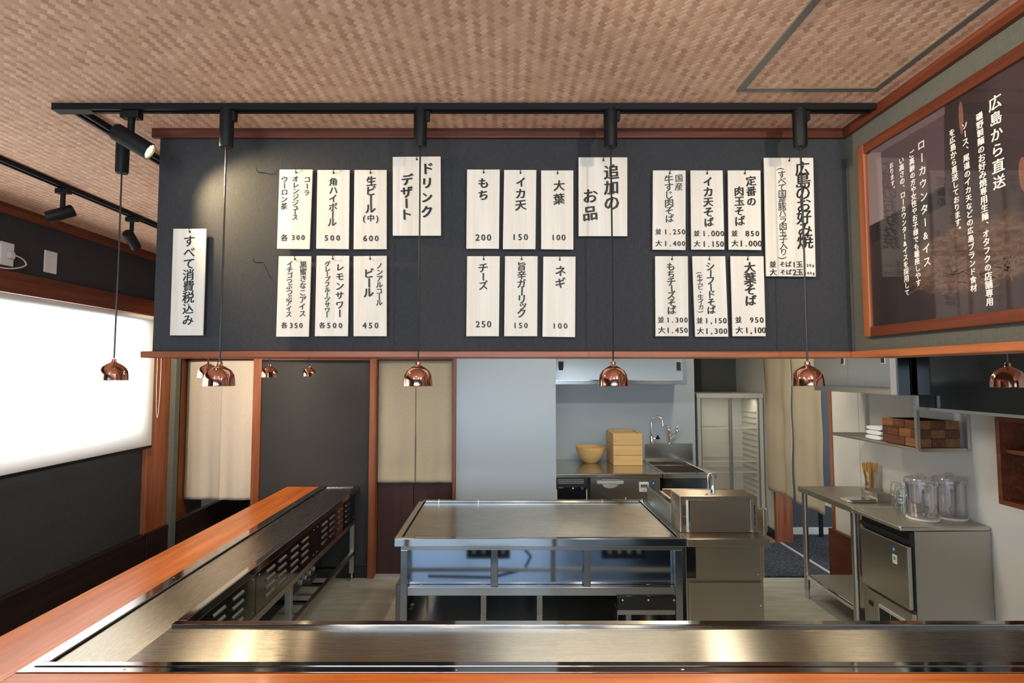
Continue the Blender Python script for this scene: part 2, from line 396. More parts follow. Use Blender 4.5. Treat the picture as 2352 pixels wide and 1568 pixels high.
# posts of the passage opening and the door
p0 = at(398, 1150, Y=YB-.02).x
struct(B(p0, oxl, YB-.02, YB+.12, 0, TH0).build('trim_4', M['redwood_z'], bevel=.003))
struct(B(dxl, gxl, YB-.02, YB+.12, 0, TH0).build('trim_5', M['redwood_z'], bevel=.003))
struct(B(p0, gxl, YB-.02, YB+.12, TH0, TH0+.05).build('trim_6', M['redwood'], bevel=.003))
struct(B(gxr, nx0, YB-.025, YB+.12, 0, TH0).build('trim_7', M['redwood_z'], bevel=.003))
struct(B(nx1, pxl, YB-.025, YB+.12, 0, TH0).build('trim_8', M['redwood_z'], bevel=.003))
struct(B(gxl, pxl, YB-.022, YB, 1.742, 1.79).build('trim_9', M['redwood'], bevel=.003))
struct(B(gxl, gxr, YB-.008, YB, 0, .09).build('baseboard_back', M['black']))
struct(B(XR-.015, XR, DY1, 6.3, 0, .09).build('baseboard_right', M['black']))
# jambs of the side doorway and wainscot
jx0 = at(1783, 1247, Z=0).x; jx1 = at(1828, 1247, Z=0).x
struct(B(jx0, jx1-.03, 5.34, 5.38, 0, 1.95).build('trim_10', M['redwood_z'], bevel=.002))
struct(B(XR-.008, XR+.11, DY0-.03, DY0+.01, 0, 1.95).build('trim_11', M['redwood_z'], bevel=.002))
struct(B(XR-.045, XR-.009, 3.47, DY0, 0, .385).build('baseboard_right_wainscot', M['redwood_y'], bevel=.002))
struct(B(2.64, 2.67, DY0, 5.34, 0, .012).build('trim_12', M['lgrey']))
# corridor outside
struct(B(2.78, 5.0, 5.9, 6.0, 0, ZC).build('wall_corridor', M['wall']))

# ---- hanging soffit walls
BY = 1.885; BXL = -1.222; BXR = 1.205; BZ0 = 1.714; BZ1 = 2.466
s = struct(B(BXL, BXR+.10, BY, BY+.11, BZ0, ZC).build('wall_menu', M['wall']))
B(BXL-.022, BXR, BY-.016, BY, BZ1, ZC).build('top_trim', M['redwood'], s, bevel=.002)
B(BXL-.028, BXR, BY-.022, BY+.13, BZ0-.022, BZ0).build('bottom_ledge', M['ledge'], s, bevel=.003)
s = struct(B(BXR, BXR+.10, .1, BY, BZ0, ZC).build('wall_poster', M['wall_warm']))
B(BXR-.018, BXR, .1, BY-.016, BZ1, ZC).build('top_trim', M['redwood_y'], s, bevel=.002)
B(BXR-.022, BXR+.12, .1, BY-.022, BZ0-.024, BZ0-.001).build('bottom_ledge', M['ledge_y'], s, bevel=.003)

# ---- ceiling access hatch
hx0, hx1, hy1, hy0 = .705, 1.137, 1.615, 1.17
h = thing('ceiling_hatch', 'square ceiling access hatch with a thin grey aluminium frame', 'ceiling hatch', (.92, 1.39, ZC))
for a in ((hx0, hx0+.022, hy0, hy1), (hx1-.022, hx1, hy0, hy1), (hx0+.022, hx1-.022, hy1-.022, hy1), (hx0+.022, hx1-.022, hy0, hy0+.022)):
    x0, x1, y0, y1 = a; B(x0, x1, y0, y1, ZC-.005, ZC).build('frame_bar', M['alu'], h, bevel=.0015)
B(hx0+.022, hx1-.022, hy0+.022, hy1-.022, ZC-.002, ZC).build('hatch_panel', M['ceil'], h)

# ---- window 1: glazing and blind
win = MB(); win.box(XL-.09, XL-.05, wy0, wy1, wz0, wz0+.04); win.box(XL-.09, XL-.05, wy0, wy1, wz1-.04, wz1)
for y in (wy0, wy1-.04): win.box(XL-.09, XL-.05, y, y+.04, wz0, wz1)
wn = struct(win.build('window_1', M['alu'])); g = B(XL-.073, XL-.067, wy0+.04, wy1-.04, wz0+.04, wz1-.04).build('pane', M['pane'], wn)
bl = thing('roller_blind', 'white backlit roller blind drawn over the left window', 'blind', (XL+.045, 2.2, 2.04))
bz = at(355, 1022, X=XL+.045).z; by1 = 3.88
B(XL+.044, XL+.046, .45, by1, bz, 2.02).build('blind_fabric', M['blind'], bl)
MB().tube([(XL+.06, .45, 2.02), (XL+.06, by1, 2.02)], .018, 14).build('roller_tube', M['white'], bl, True)
B(XL+.036, XL+.052, .45, by1, bz-.012, bz+.006).build('bottom_bar', M['blackmetal'], bl, bevel=.002)
c1 = at(371, 850, X=XL+.07)
pts = []
for i in range(26):
    q = i/25; a = q*2*PI
    pts.append((XL+.062, 3.915+.028*math.sin(a/2)*(1 if q < .5 else 1)*math.cos(a) if False else 3.91+.022*math.cos(a), 1.62+.30*(-math.cos(a/1.0)) if False else 1.66+.34*math.sin(a)))
MB().tube(pts+[pts[0]], .0016, 5, cap=False).build('pull_cord', M['white'], bl)

# ---- outlets on the left wall
oc = at(15, 583, X=XL+.006); o = thing('wall_outlet', 'white wall outlet with a cream plug, at the far left above the red beam', 'outlet', oc)
a0 = at(0, 583, X=XL+.006).y; a1 = at(32, 583, X=XL+.006).y
B(XL, XL+.008, a1-.075, a1, oc.z-.06, oc.z+.06).build('cover_plate', M['white'], o, bevel=.003)
B(XL+.008, XL+.03, a1-.045, a1-.015, oc.z-.022, oc.z+.012).build('plug', M['cream'], o, bevel=.004)
pts = []
for i in range(20):
    q = i/19*PI*1.15; pts.append((XL+.032+.01*math.sin(q), a1-.028+.062*math.sin(q)*1.0-(.09*max(0, q-PI/2)/2), oc.z-.004-.05*(1-math.cos(q))/1.3))
MB().tube(pts, .0035, 8).build('plug_cord', M['cream'], o, True)
c = at(116, 602, X=XL+.004); tag(B(XL, XL+.008, c.y-.042, c.y+.042, c.z-.062, c.z+.062).build('blank_plate', M['white'], bevel=.006), 'blank white wall plate right of the outlet with the plug', 'wall plate')

# ---- bench along left wall
b = thing('bench', 'dark brown bench with a low back along the left wall', 'bench', (-2.4, 1.5, 0))
B(XL+.003, XL+.05, -1.8, 3.85, .0, .52).build('backrest', M['darkwood'], b, bevel=.003)
B(XL+.05, XL+.50, -1.8, 3.85, .0, .34).build('seat_box', M['darkwood'], b, bevel=.004)
b2 = thing('low_partition', 'dark brown low partition running through the passage opening', 'partition', (-2.5, 4.6, 0))
B(XL+.003, XL+.05, 3.862, 5.8, 0, .52).build('panel', M['darkwood'], b2, bevel=.003)
B(XL+.05, -2.06, 4.13, 5.8, 0, .34).build('step', M['darkwood'], b2, bevel=.003)

# ================================================================== COUNTER
ZT = .72
wx0, wx1, gx1 = -1.767, -1.503, -1.178          # wood outer, wood inner, griddle inner edge
wy0c, wy1c, gy1 = 1.36, 1.726, 2.063             # the same for the near side
CXR = 2.66
wc = thing('wooden_counter', 'orange laminated wood counter top wrapping the griddle on two sides', 'counter', (-1.2, 1.5, 0))
B(wx1, CXR, wy0c, wy1c, ZT-.045, ZT).build('counter_board', M['top_x'], wc, bevel=.003)
B(wx0, wx1, wy0c, YB-.002, ZT-.045, ZT).build('counter_board', M['top_y'], wc, bevel=.003)
B(wx0+.10, wx0+.13, 1.55, YB-.01, 0, ZT-.045).build('base_panel', M['darkwood'], wc)

gr = thing('griddle_counter', 'long L-shaped steel griddle set into the wooden counter, louvred panels on its kitchen side', 'griddle', (-1.3, 2.0, 0))
# outer flange (two levels) along both wood edges
def lring(mb, a, b, z0, z1, xr=CXR):   # L strip between offsets a..b from the wood edge
    mb.box(wx1+a, xr, wy1c+a, wy1c+b, z0, z1); mb.box(wx1+a, wx1+b, wy1c+b, YB-.004, z0, z1)
m = MB(); lring(m, .0005, .030, ZT-.03, ZT+.003); m.build('outer_flange', M['mirror'], gr, bevel=.001)
m = MB(); lring(m, .0315, .056, ZT-.03, ZT+.006); m.build('inner_flange', M['mirror'], gr, bevel=.0015)
m = MB(); lring(m, .056, .064, ZT-.03, ZT-.012); m.build('gap', M['darkgap'], gr)
py0 = wy1c+.064; px0 = wx1+.064; pi = gx1-.034; pj_ = gy1-.034
B(px0, pi-.0006, py0, YB-.03, ZT-.02, ZT-.003).build('griddle_plate', M['plate_y'], gr, bevel=.0008)
B(pi+.0006, CXR, py0, pj_, ZT-.02, ZT-.003).build('griddle_plate', M['plate'], gr, bevel=.0008)
B(pi, CXR, pj_, gy1, ZT-.03, ZT+.009).build('inner_lip', M['mirror'], gr, bevel=.003)
B(pi, gx1, gy1, YB-.004, ZT-.03, ZT+.009).build('inner_lip', M['mirror'], gr, bevel=.003)
B(px0, pi, YB-.03, YB-.004, ZT-.02, ZT+.006).build('end_lip', M['mirror'], gr, bevel=.002)
# screws on flange
for (sx, sy) in ((-1.487, 1.741), (-1.36, 1.741), (-1.18, 1.741), (-.15, 1.741), (.55, 1.741), (-1.487, 1.80), (-1.487, 2.5), (-1.487, 3.2), (-1.487, 3.9)):
    MB().lathe([(.0001, .0012), (.004, .0008), (.0045, 0)], (sx, sy, ZT+.003), 10).build('screw', M['chrome'], gr, True)
# kitchen side of the left run
B(gx1-.045, gx1-.03, gy1-.0, YB-.01, ZT-.06, ZT-.03).build('apron', M['darksteel'], gr)
segs = [(gy1-.19, 2.69), (2.695, 3.515), (3.52, YB-.05)]
for (a, b) in segs:
    pn = B(gx1-.032, gx1-.024, a, b-.003, .475, ZT-.035).build('louvre_panel', M['darksteel'], gr, bevel=.001)
    L = b-a
    for k, yy in enumerate([a+L*f for f in (.19, .37, .58, .78)]):
        for zz in (.64, .60, .56, .52):
            n = 5; pts = [(gx1-.024+.008*math.sin(PI*.5*i/n), zz+.008-.014*i/n) for i in range(n+1)]+[(gx1-.024, zz-.006)]
            v = MB(); v.add([(x, yy-.05, z) for x, z in pts]+[(x, yy+.05, z) for x, z in pts],
                [tuple(range(len(pts))), tuple(range(len(pts), 2*len(pts)))[::-1]]+[(i, (i+1) % len(pts), (i+1) % len(pts)+len(pts), i+len(pts)) for i in range(len(pts))])
            v.build('louvre', M['steel_dk'], pn)
    for (yy, zz) in ((a+.03, .50), (a+.03, .655), (b-.03, .50), (b-.03, .655)):
        MB().lathe([(.0001, .003), (.004, .002), (.005, 0)], (gx1-.024, yy, zz), 8, (1, 0, 0)).build('screw', M['chrome'], pn, True)
B(gx1-.055, gx1-.02, gy1-.2, YB-.03, .440, .472).build('lower_rail', M['steel_y'], gr, bevel=.002)
B(gx1-.05, gx1-.02, gy1-.2, YB-.03, .20, .228).build('shelf_rail', M['steel_y'], gr, bevel=.002)
for yy in (2.15, 3.12, YB-.075):
    lg = B(gx1-.055, gx1-.02, yy, yy+.035, .06, .44).build('leg', M['steel_z'], gr, bevel=.002)
    MB().lathe([(.012, .0), (.017, .006), (.017, .014), (.008, .02), (.008, .06)], (gx1-.037, yy+.018, .002), 12, cap=True).build('leveling_foot', M['chrome'], lg, True)
for k in range(7): B(gx1-.30, gx1-.05, 2.3+k*.29, 2.33+k*.29, .205, .22).build('shelf_slat', M['darksteel'], gr)
B(wx1+.02, wx1+.035, gy1, YB-.02, .1, ZT-.05).build('rear_panel', M['darkgap'], gr)
B(wx1+.035, gx1-.06, gy1-.05, YB-.02, .475, .485).build('burner_tray', M['darkgap'], gr)
# burner control boxes below the rail
for yy in (2.42, 3.30):
    bx = B(gx1-.16, gx1-.07, yy, yy+.34, .33, .43).build('burner_box', M['black'], gr, bevel=.004)
    for k in range(4):
        MB().lathe([(.016, 0), (.014, .02), (.0001, .021)], (gx1-.07, yy+.06+.075*k, .38), 14, (1, 0, 0)).build('dial', M['grey'], bx, True)
    for k in range(9): B(gx1-.07, gx1-.068, yy+.03+.03*k, yy+.042+.03*k, .405, .409).build('marking', M['lgrey'], bx)
    MB().tube([(gx1-.12, yy+.3, .33), (gx1-.12, yy+.34, .27), (gx1-.13, yy+.44, .235), (gx1-.15, yy+.6, .225)], .012, 8).build('gas_hose', M['rubber'], gr, True)
# kitchen side of the near run (seen mirrored in the island)
B(gx1-.01, CXR, gy1-.032, gy1-.024, .475, ZT-.035).build('front_panel', M['darksteel'], gr)
B(gx1-.02, CXR, gy1-.05, gy1-.02, .440, .472).build('lower_rail', M['steel'], gr, bevel=.002)
B(gx1-.02, CXR, gy1-.05, gy1-.02, .12, .148).build('shelf_rail', M['steel'], gr, bevel=.002)
for xx in (-.75, .35, 1.5): B(xx, xx+.035, gy1-.05, gy1-.015, 0, .44).build('leg', M['steel_z'], gr, bevel=.002)
for xx in (-.30, .75):
    bx = B(xx, xx+.34, gy1-.16, gy1-.07, .20, .32).build('burner_box', M['black'], gr, bevel=.004)
    for k in range(4): MB().lathe([(.016, 0), (.014, .02), (.0001, .021)], (xx+.06+.075*k, gy1-.07, .26), 14, (0, 1, 0)).build('dial', M['lgrey'], bx, True)
MB().tube([(.04, gy1-.1, .30), (.12, gy1-.08, .31), (.2, gy1-.07, .22), (.15, gy1-.08, .12), (-.1, gy1-.1, .05), (-.6, gy1-.1, .06)], .012, 8).build('gas_hose', M['rubber'], gr, True)

# ================================================================== ISLAND GRIDDLE
ix0, ix1, iy0, iy1 = -.617, 1.010, 3.085, 3.965
il = thing('island_griddle', 'free-standing steel griddle table in the middle of the kitchen', 'griddle table', (.2, 3.5, 0))
B(ix0+.045, ix1-.045, iy0+.045, iy1-.03, ZT-.03, ZT-.006).build('griddle_plate', M['plate'], il, bevel=.001)
B(ix0, ix1, iy0, iy0+.035, ZT-.045, ZT).build('front_band', M['mirror'], il, bevel=.003)
B(ix0, ix0+.035, iy0+.035, iy1, ZT-.045, ZT).build('side_band', M['frame_y'], il, bevel=.003)
B(ix1-.035, ix1, iy0+.035, iy1, ZT-.045, ZT).build('side_band', M['frame_y'], il, bevel=.003)
B(ix0+.035, ix1-.035, iy1-.02, iy1, ZT-.045, ZT+.012).build('back_band', M['mirror'], il, bevel=.003)
m = MB(); m.box(ix0+.035, ix0+.045, iy0+.035, iy1-.02, ZT-.045, ZT-.02); m.box(ix1-.045, ix1-.035, iy0+.035, iy1-.02, ZT-.045, ZT-.02)
m.box(ix0+.045, ix1-.045, iy0+.035, iy0+.045, ZT-.045, ZT-.02); m.build('gap', M['darkgap'], il)
for px in (1009, 1099, 1382, 1473):
    x = at(px, 1153, Y=iy1).x; B(x-.004, x+.004, iy1-.026, iy1+.002, ZT-.008, ZT+.017).build('rim_tick', M['chrome'], il, bevel=.001)  # small chrome ticks along the back rim
lx0, lx1 = ix0+.032, ix1-.02
B(lx0, lx1, iy0+.02, iy0+.06, ZT-.070, ZT-.045).build('top_rail', M['frame'], il, bevel=.002)
for x in (lx0, lx1-.04):
    for y in (iy0+.02, iy1-.06): B(x, x+.04, y, y+.04, 0, ZT-.07).build('leg', M['frame_z'], il, bevel=.002)
B(lx0+.04, lx1-.04, iy0+.025, iy0+.06, .40, .447).build('middle_rail', M['frame'], il, bevel=.002)
for px in (1127, 1341):
    x = at(px, 1300, Y=iy0+.02).x; B(x, x+.04, iy0+.03, iy0+.06, .447, ZT-.07).build('divider_post', M['frame_z'], il, bevel=.002)
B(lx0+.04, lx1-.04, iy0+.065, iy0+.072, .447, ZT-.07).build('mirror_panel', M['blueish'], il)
for px in (1104, 1233, 1437):
    x = at(px, 1400, Y=iy0+.2).x; B(x, x+.034, iy0+.2, iy0+.235, .05, .40).build('inner_post', M['frame_z'], il, bevel=.002)
B(lx0+.01, lx1-.05, iy0+.10, iy1-.07, .16, .175).build('lower_shelf', M['frame'], il, bevel=.002)
B(lx0, lx1, iy1-.03, iy1-.02, .02, .60).build('rear_panel', M['darksteel'], il)
B(lx0-.04, lx0-.004, iy0+.10, iy1-.08, .06, .43).build('side_box', M['darksteel'], il, bevel=.003)
x0 = at(1418, 1352, Y=iy0).x; bp = B(x0, lx1-.042, iy0+.004, iy0+.022, .33, .40).build('control_box', M['blackgloss'], il, bevel=.002)
B(x0, x0+.004, iy0+.01, iy0+.1, .06, .33).build('box_side', M['frame_z'], il)
B(x0, lx1-.042, iy0+.03, iy0+.034, .295, .33).build('box_rail', M['frame'], il)
for k in range(3):
    MB().lathe([(.0001, .003), (.005, .002), (.006, 0)], (x0+.03+.142*k, iy0+.004, .385), 10, (0, -1, 0)).build('screw', M['chrome'], bp, True)

# ================================================================== HAND-WASH SINK UNIT right of island
sk = thing('sink_cabinet', 'steel sink cabinet with a raised front box standing against the right end of the island', 'sink', (1.25, 3.4, 0))
sx0, sx1 = ix1+.003, 1.475; sy0 = iy0+.0
B(sx0, sx1, sy0, sy0+.13, ZT-.045, ZT-.003).build('front_ledge', M['sinksteel'], sk, bevel=.003)
B(sx0-.0, sx1-.03, sy0+.03, iy1-.05, .03, ZT-.045).build('cabinet_body', M['sinksteel'], sk, bevel=.002)
B(sx0+.012, sx1-.045, sy0+.018, sy0+.029, .49, .672).build('upper_front_panel', M['sinksteel'], sk, bevel=.003)
B(sx0+.012, sx1-.045, sy0+.018, sy0+.029, .06, .475).build('lower_front_panel', M['sinksteel'], sk, bevel=.003)
B(sx0-.002, sx0+.05, sy0+.012, sy0+.017, .50, .668).build('hinge_plate', M['darksteel'], sk)
for (x, z) in ((sx0+.02, .52), (sx1-.065, .52), (sx1-.055, .35), (sx1-.055, .12)):
    MB().lathe([(.0001, .004), (.004, .003), (.005, 0)], (x, sy0+.017, z), 8, (0, -1, 0)).build('screw', M['chrome'], sk, True)
# raised box
rx0, rx1 = ix1+.003, at(1741, 1200, Y=sy0+.12).x; rz = at(1640, 1139, Y=sy0+.12).z
B(rx0, rx1, sy0+.12, sy0+.30, ZT-.003, rz).build('raised_box', M['sinksteel'], sk, bevel=.005)
B(rx0+.05, rx1-.045, sy0+.112, sy0+.12, ZT+.012, rz-.02).build('splash_panel', M['sinksteel'], sk, bevel=.002)
B(rx0+.043, rx0+.05, sy0+.098, sy0+.12, ZT, rz-.022).build('guide_strip', M['chrome'], sk)
B(rx1-.04, rx1-.034, sy0+.10, sy0+.12, ZT, rz-.022).build('guide_strip', M['steel_z'], sk)
for x in (rx0+.018, rx0+.028, rx1-.030, rx1-.020):
    for z0, z1 in ((ZT+.04, ZT+.085), (ZT+.095, ZT+.155)):
        B(x, x+.004, sy0+.119, sy0+.1205, z0, z1).build('slot', M['darkgap'], sk)
# bowl behind
bz1 = .80; bx0, bx1, byb = 1.10, 1.60, iy1-.02
m = MB(); m.box(bx0, bx0+.02, sy0+.30, byb, .60, bz1); m.box(bx1-.02, bx1, sy0+.30, byb, .60, bz1)
m.box(bx0+.02, bx1-.02, byb-.02, byb, .60, bz1+.015); m.box(bx0+.02, bx1-.02, sy0+.30, byb-.02, .60, .612)
m.build('basin', M['sinksteel'], sk, bevel=.003)
B(rx0, rx0+.015, sy0+.30, byb, ZT-.003, .83).build('side_splash', M['steel_y'], sk, bevel=.002)
B(bx0+.42, bx1-.02, sy0+.30, byb-.02, .40, .60).build('basin_support', M['sinksteel'], sk)
fx = at(1638, 1139, Y=sy0+.2); 
fc = thing('small_faucet', 'small chrome gooseneck faucet on top of the sink cabinet', 'faucet', (fx.x, sy0+.2, rz))
MB().lathe([(.0001, 0), (.016, 0), (.014, .02), (.010, .045), (.0001, .05)], (fx.x, sy0+.2, rz), 16).build('faucet_base', M['chrome'], fc, True)
pts = [(fx.x-.004*0, sy0+.2, rz+.03)]+[(fx.x-.015+.015*math.cos(a), sy0+.2, rz+.095+.018*math.sin(a)) for a in [i*PI/10 for i in range(11)]]+[(fx.x-.03, sy0+.2, rz+.02)]
MB().tube(pts, .005, 10).build('spout', M['chrome'], fc, True)

# ================================================================== REAR COUNTER in the recess
ZR = .80; RY0 = 4.60
rx_l, rx_m, rx_r = pxr+.005, at(1522, 1090, Y=RY0).x, at(1647, 1083, Y=RY0).x
wt = tag(B(rx_l, rx_m, RY0, YK-.004, ZR-.035, ZR).build('steel_worktop', M['steel_top'], bevel=.008), 'long steel worktop at the back holding the bowl and the bamboo box', 'worktop')
ice = thing('undercounter_ice_machine', 'black-fronted undercounter machine with a small control display, below the left end of the rear worktop', 'ice machine', (.6, RY0+.3, 0))
x0, x1 = rx_l+.005, at(1350, 1100, Y=RY0).x
B(x0, x1, RY0+.03, YK-.01, .02, ZR-.040).build('body', M['steel'], ice, bevel=.002)
def zr(py, Y=RY0): return at(1300, py, Y=Y).z
B(x0+.004, x1-.004, RY0+.014, RY0+.03, zr(1124), min(zr(1097), ZR-.042)).build('vent', M['black'], ice, bevel=.002)
for k in range(3): B(x0+.015, x1-.03, RY0+.008, RY0+.014, zr(1103)-k*.014, zr(1103)-k*.014+.007).build('vent_slat', M['grey'], ice)
cp = B(x0+.012, x1-.012, RY0+.012, RY0+.03, zr(1130)-.062, zr(1110)-.035).build('control_panel', M['blackgloss'], ice, bevel=.002)
zc = (zr(1120))
B(x0+.02, x0+.062, RY0+.0105, RY0+.012, zc-.004, zc-.0005).build('name_strip', M['lgrey'], cp)
B(x0+.138, x0+.148, RY0+.0105, RY0+.012, zc-.010, zc-.002).build('status_light', M['led'], cp)
MB().lathe([(.0001, .002), (.012, .002), (.012, 0)], (x1-.045, RY0+.012, zc-.006), 16, (0, -1, 0)).build('round_emblem', M['blue'], cp)
fr = thing('drawer_refrigerator', 'steel refrigerator door with a scooped handle under the rear worktop', 'refrigerator', (1.0, RY0+.3, 0))
x2, x3 = at(1357, 1100, Y=RY0).x, at(1518, 1100, Y=RY0).x
B(x1+.006, rx_m-.005, RY0+.06, YK-.01, .02, ZR-.040).build('body', M['darkgap'], fr)
dr = B(x2, x3, RY0+.02, RY0+.06, .15, min(zr(1096), ZR-.042)).build('door', M['steel_z'], fr, bevel=.004)
hx = at(1402, 1100, Y=RY0).x; zt = zr(1106)
B(hx-.11, hx+.11, RY0+.0, RY0+.02, zt-.02, zt+.004).build('handle_bar', M['lgrey'], dr, bevel=.004)
B(hx-.07, hx+.07, RY0+.006, RY0+.02, zt+.004, zt+.022).build('handle_top', M['grey'], dr, bevel=.003)
sc = MB(); n = 16
sc.prism([(hx-.068*math.cos(PI*i/n), zt-.02-.036*math.sin(PI*i/n)) for i in range(n+1)], RY0+.004, RY0+.02, 'y'); sc.build('handle_scoop', M['steel'], dr, bevel=.003)
def emblem(parent, x, z, Y, r):
    d = MB().lathe([(.0001, .002), (r*.9, .002), (r, 0)], (x, Y, z), 24, (0, -1, 0)).build('round_emblem', M['blue'], parent)
    MB().prism([(x-r*.05+r*.33*math.cos(a)*(.6 if math.sin(a) > 0 else 1), z+r*.5*math.sin(a)) for a in [i*PI/8 for i in range(16)]], Y-.0035, Y-.002, 'y').build('bird_shape', M['white'], parent)
emblem(dr, at(1502, 1110, Y=RY0).x, at(1502, 1110, Y=RY0).z, RY0+.02, .019)
tc = at(1480, 1119, Y=RY0); tm = thing('kitchen_timer', 'white digital kitchen timer stuck on the refrigerator door', 'timer', (tc.x, RY0+.0, tc.z))
B(tc.x-.041, tc.x+.041, RY0+.006, RY0+.0195, tc.z-.041, tc.z+.041).build('case', M['white'], tm, bevel=.012)
B(tc.x-.032, tc.x+.032, RY0+.003, RY0+.0065, tc.z-.005, tc.z+.028).build('display', M['lgrey'], tm, bevel=.001)
m = MB()
for k in range(4): m.box(tc.x-.026+.014*k, tc.x-.018+.014*k, RY0+.002, RY0+.003, tc.z+.001, tc.z+.022)
m.build('digit_segments', M['ink'], tm)
B(tc.x-.01, tc.x+.01, RY0+.004, RY0+.0065, tc.z-.028, tc.z-.018).build('button', M['lgrey'], tm, bevel=.001)

# rear sink
rs = thing('rear_sink', 'deep steel sink unit with splashback beside the glass-door refrigerator', 'sink', (1.5, 5.0, 0))
a0x, a1x = rx_m+.004, rx_r
bwl0, bwl1 = a0x+.03, at(1620, 1078, Z=ZR).x-.03
m = MB(); m.box(a0x, bwl0, RY0, YK-.02, ZR-.04, ZR); m.box(bwl1, a1x, RY0, YK-.02, ZR-.04, ZR)
m.box(bwl0, bwl1, RY0, RY0+.06, ZR-.04, ZR); m.box(bwl0, bwl1, YK-.12, YK-.02, ZR-.04, ZR)
m.build('rim', M['steel_top'], rs, bevel=.004)
m = MB(); m.box(bwl0-.01, bwl0, RY0+.05, YK-.11, .52, ZR-.04); m.box(bwl1, bwl1+.01, RY0+.05, YK-.11, .52, ZR-.04)
m.box(bwl0, bwl1, RY0+.05, RY0+.06, .52, ZR-.04); m.box(bwl0, bwl1, YK-.12, YK-.11, .52, ZR-.04); m.box(bwl0, bwl1, RY0+.06, YK-.12, .52, .53)
m.build('bowl', M['steel_z'], rs)
MB().lathe([(.03, .004), (.042, .008), (.05, .002)], ((bwl0+bwl1)/2+.02, YK-.30, .531), 24).build('drain_ring', M['chrome'], rs, True)
bs0, bs1 = at(1482, 1030, Y=YK-.02).x, at(1592, 1030, Y=YK-.02).x
B(bs0, bs1, YK-.022, YK-.004, ZR-.01, at(1500, 1018, Y=YK-.02).z).build('splashback', M['steel_top'], rs, bevel=.003)
B(a0x+.02, a1x-.05, RY0+.02, YK-.03, .05, .515).build('cabinet', M['steel_z'], rs, bevel=.003)
B(a0x+.02, a1x-.05, RY0+.02, RY0+.03, .515, ZR-.045).build('front_panel', M['darksteel'], rs, bevel=.002)

zb = at(1500, 1018, Y=YK-.02).z
q = at(1496, 1018, Y=YK-.02); f1 = thing('gooseneck_faucet', 'tall chrome gooseneck faucet above the left of the rear splashback', 'faucet', (q.x, YK-.03, zb))
MB().lathe([(.018, 0), (.018, .06), (.013, .09), (.010, .10)], (q.x, YK-.035, zb+.0005), 16, cap=True).build('faucet_base', M['chrome'], f1, True)
R = .045
pts = [(q.x, YK-.035, zb+.08), (q.x, YK-.035, zb+.20)]+[(q.x+R-R*math.cos(a), YK-.035-.06*(1-math.cos(a))/2, zb+.22+R*math.sin(a)) for a in [i*PI/12 for i in range(13)]]+[(q.x+2*R+.004, YK-.098, zb+.175)]
MB().tube(pts, .0075, 10).build('spout', M['chrome'], f1, True)
MB().tube([(q.x+.018, YK-.04, zb+.05), (q.x+.05, YK-.05, zb+.055)], .011, 10).build('valve', M['chrome'], f1, True)
MB().lathe([(.0001, 0), (.022, 0), (.020, .014), (.010, .018), (.006, .034), (.0001, .036)], (q.x+.052, YK-.06, zb+.048), 16).build('cross_knob', M['blackmetal'], f1, True)
q = at(1536, 1018, Y=YK-.02); f2 = thing('spray_mixer_faucet', 'chrome lever mixer faucet with pull-out spray above the right of the rear splashback', 'faucet', (q.x, YK-.03, zb))
MB().lathe([(.014, 0), (.012, .03), (.017, .05), (.017, .12), (.020, .135), (.012, .16), (.0001, .165)], (q.x, YK-.035, zb+.0005), 16, cap=True).build('mixer_body', M['chrome'], f2, True)
MB().tube([(q.x, YK-.035, zb+.04), (q.x+.04, YK-.07, zb+.09), (q.x+.058, YK-.085, zb+.12)], .009, 10).build('spout', M['chrome'], f2, True)
MB().lathe([(.012, 0), (.02, .008), (.02, .05), (.016, .055)], (q.x+.062, YK-.09, zb+.118), 14, cap=True).build('spray_head', M['chrome'], f2, True)
MB().tube([(q.x+.005, YK-.035, zb+.16), (q.x-.045, YK-.06, zb+.178)], .006, 8).build('lever', M['chrome'], f2, True)

# bowl & bamboo boxes
q = at(1357, 1062, Z=ZR); bo = thing('wooden_bowl', 'round bamboo salad bowl on the rear worktop', 'bowl', (q.x, q.y, ZR))
prof = [(.0001, .002), (.05, .0), (.085, .028), (.118, .072), (.135, .115), (.139, .150), (.133, .151), (.128, .115), (.11, .072), (.075, .034), (.0001, .02)]
MB().lathe(prof, (q.x, q.y, ZR+.001), 40).build('bowl_shell', M['bamboo'], bo, True)
x0, x1 = at(1409, 1069, Z=ZR).x, at(1476, 1069, Z=ZR).x; y0 = at(1409, 1069, Z=ZR).y; hh = at(1409, 999, Y=y0).z-ZR
bb = thing('stacked_bamboo_box', 'tall stack of square bamboo boxes with a sunken lid, right of the bamboo bowl', 'box', ((x0+x1)/2, y0+.15, ZR))
dz = hh/3; dd = .34
for k in range(3): B(x0, x1, y0, y0+dd, ZR+.001+k*dz, ZR+(k+1)*dz-.0015).build('tier', M['bamboo'], bb, bevel=.003)
zt = ZR+hh
m = MB(); m.box(x0, x0+.012, y0, y0+dd, zt-.0015, zt+.014); m.box(x1-.012, x1, y0, y0+dd, zt-.0015, zt+.014); m.box(x0+.012, x1-.012, y0, y0+.012, zt-.0015, zt+.014); m.box(x0+.012, x1-.012, y0+dd-.012, y0+dd, zt-.0015, zt+.014)
m.build('top_rim', M['bamboo'], bb); B(x0+.013, x1-.013, y0+.013, y0+dd-.013, zt-.001, zt+.004).build('lid', M['bamboo'], bb)
q = at(1479, 1054, Z=ZR); bt = thing('spray_bottle', 'white bottle with a blue band half hidden behind the stacked bamboo box', 'bottle', (q.x+.012, q.y+.12, ZR))
MB().lathe([(.0001, 0), (.028, 0), (.028, .05)], (q.x+.012, q.y+.12, ZR+.001), 16).build('label_band', M['blue'], bt, True)
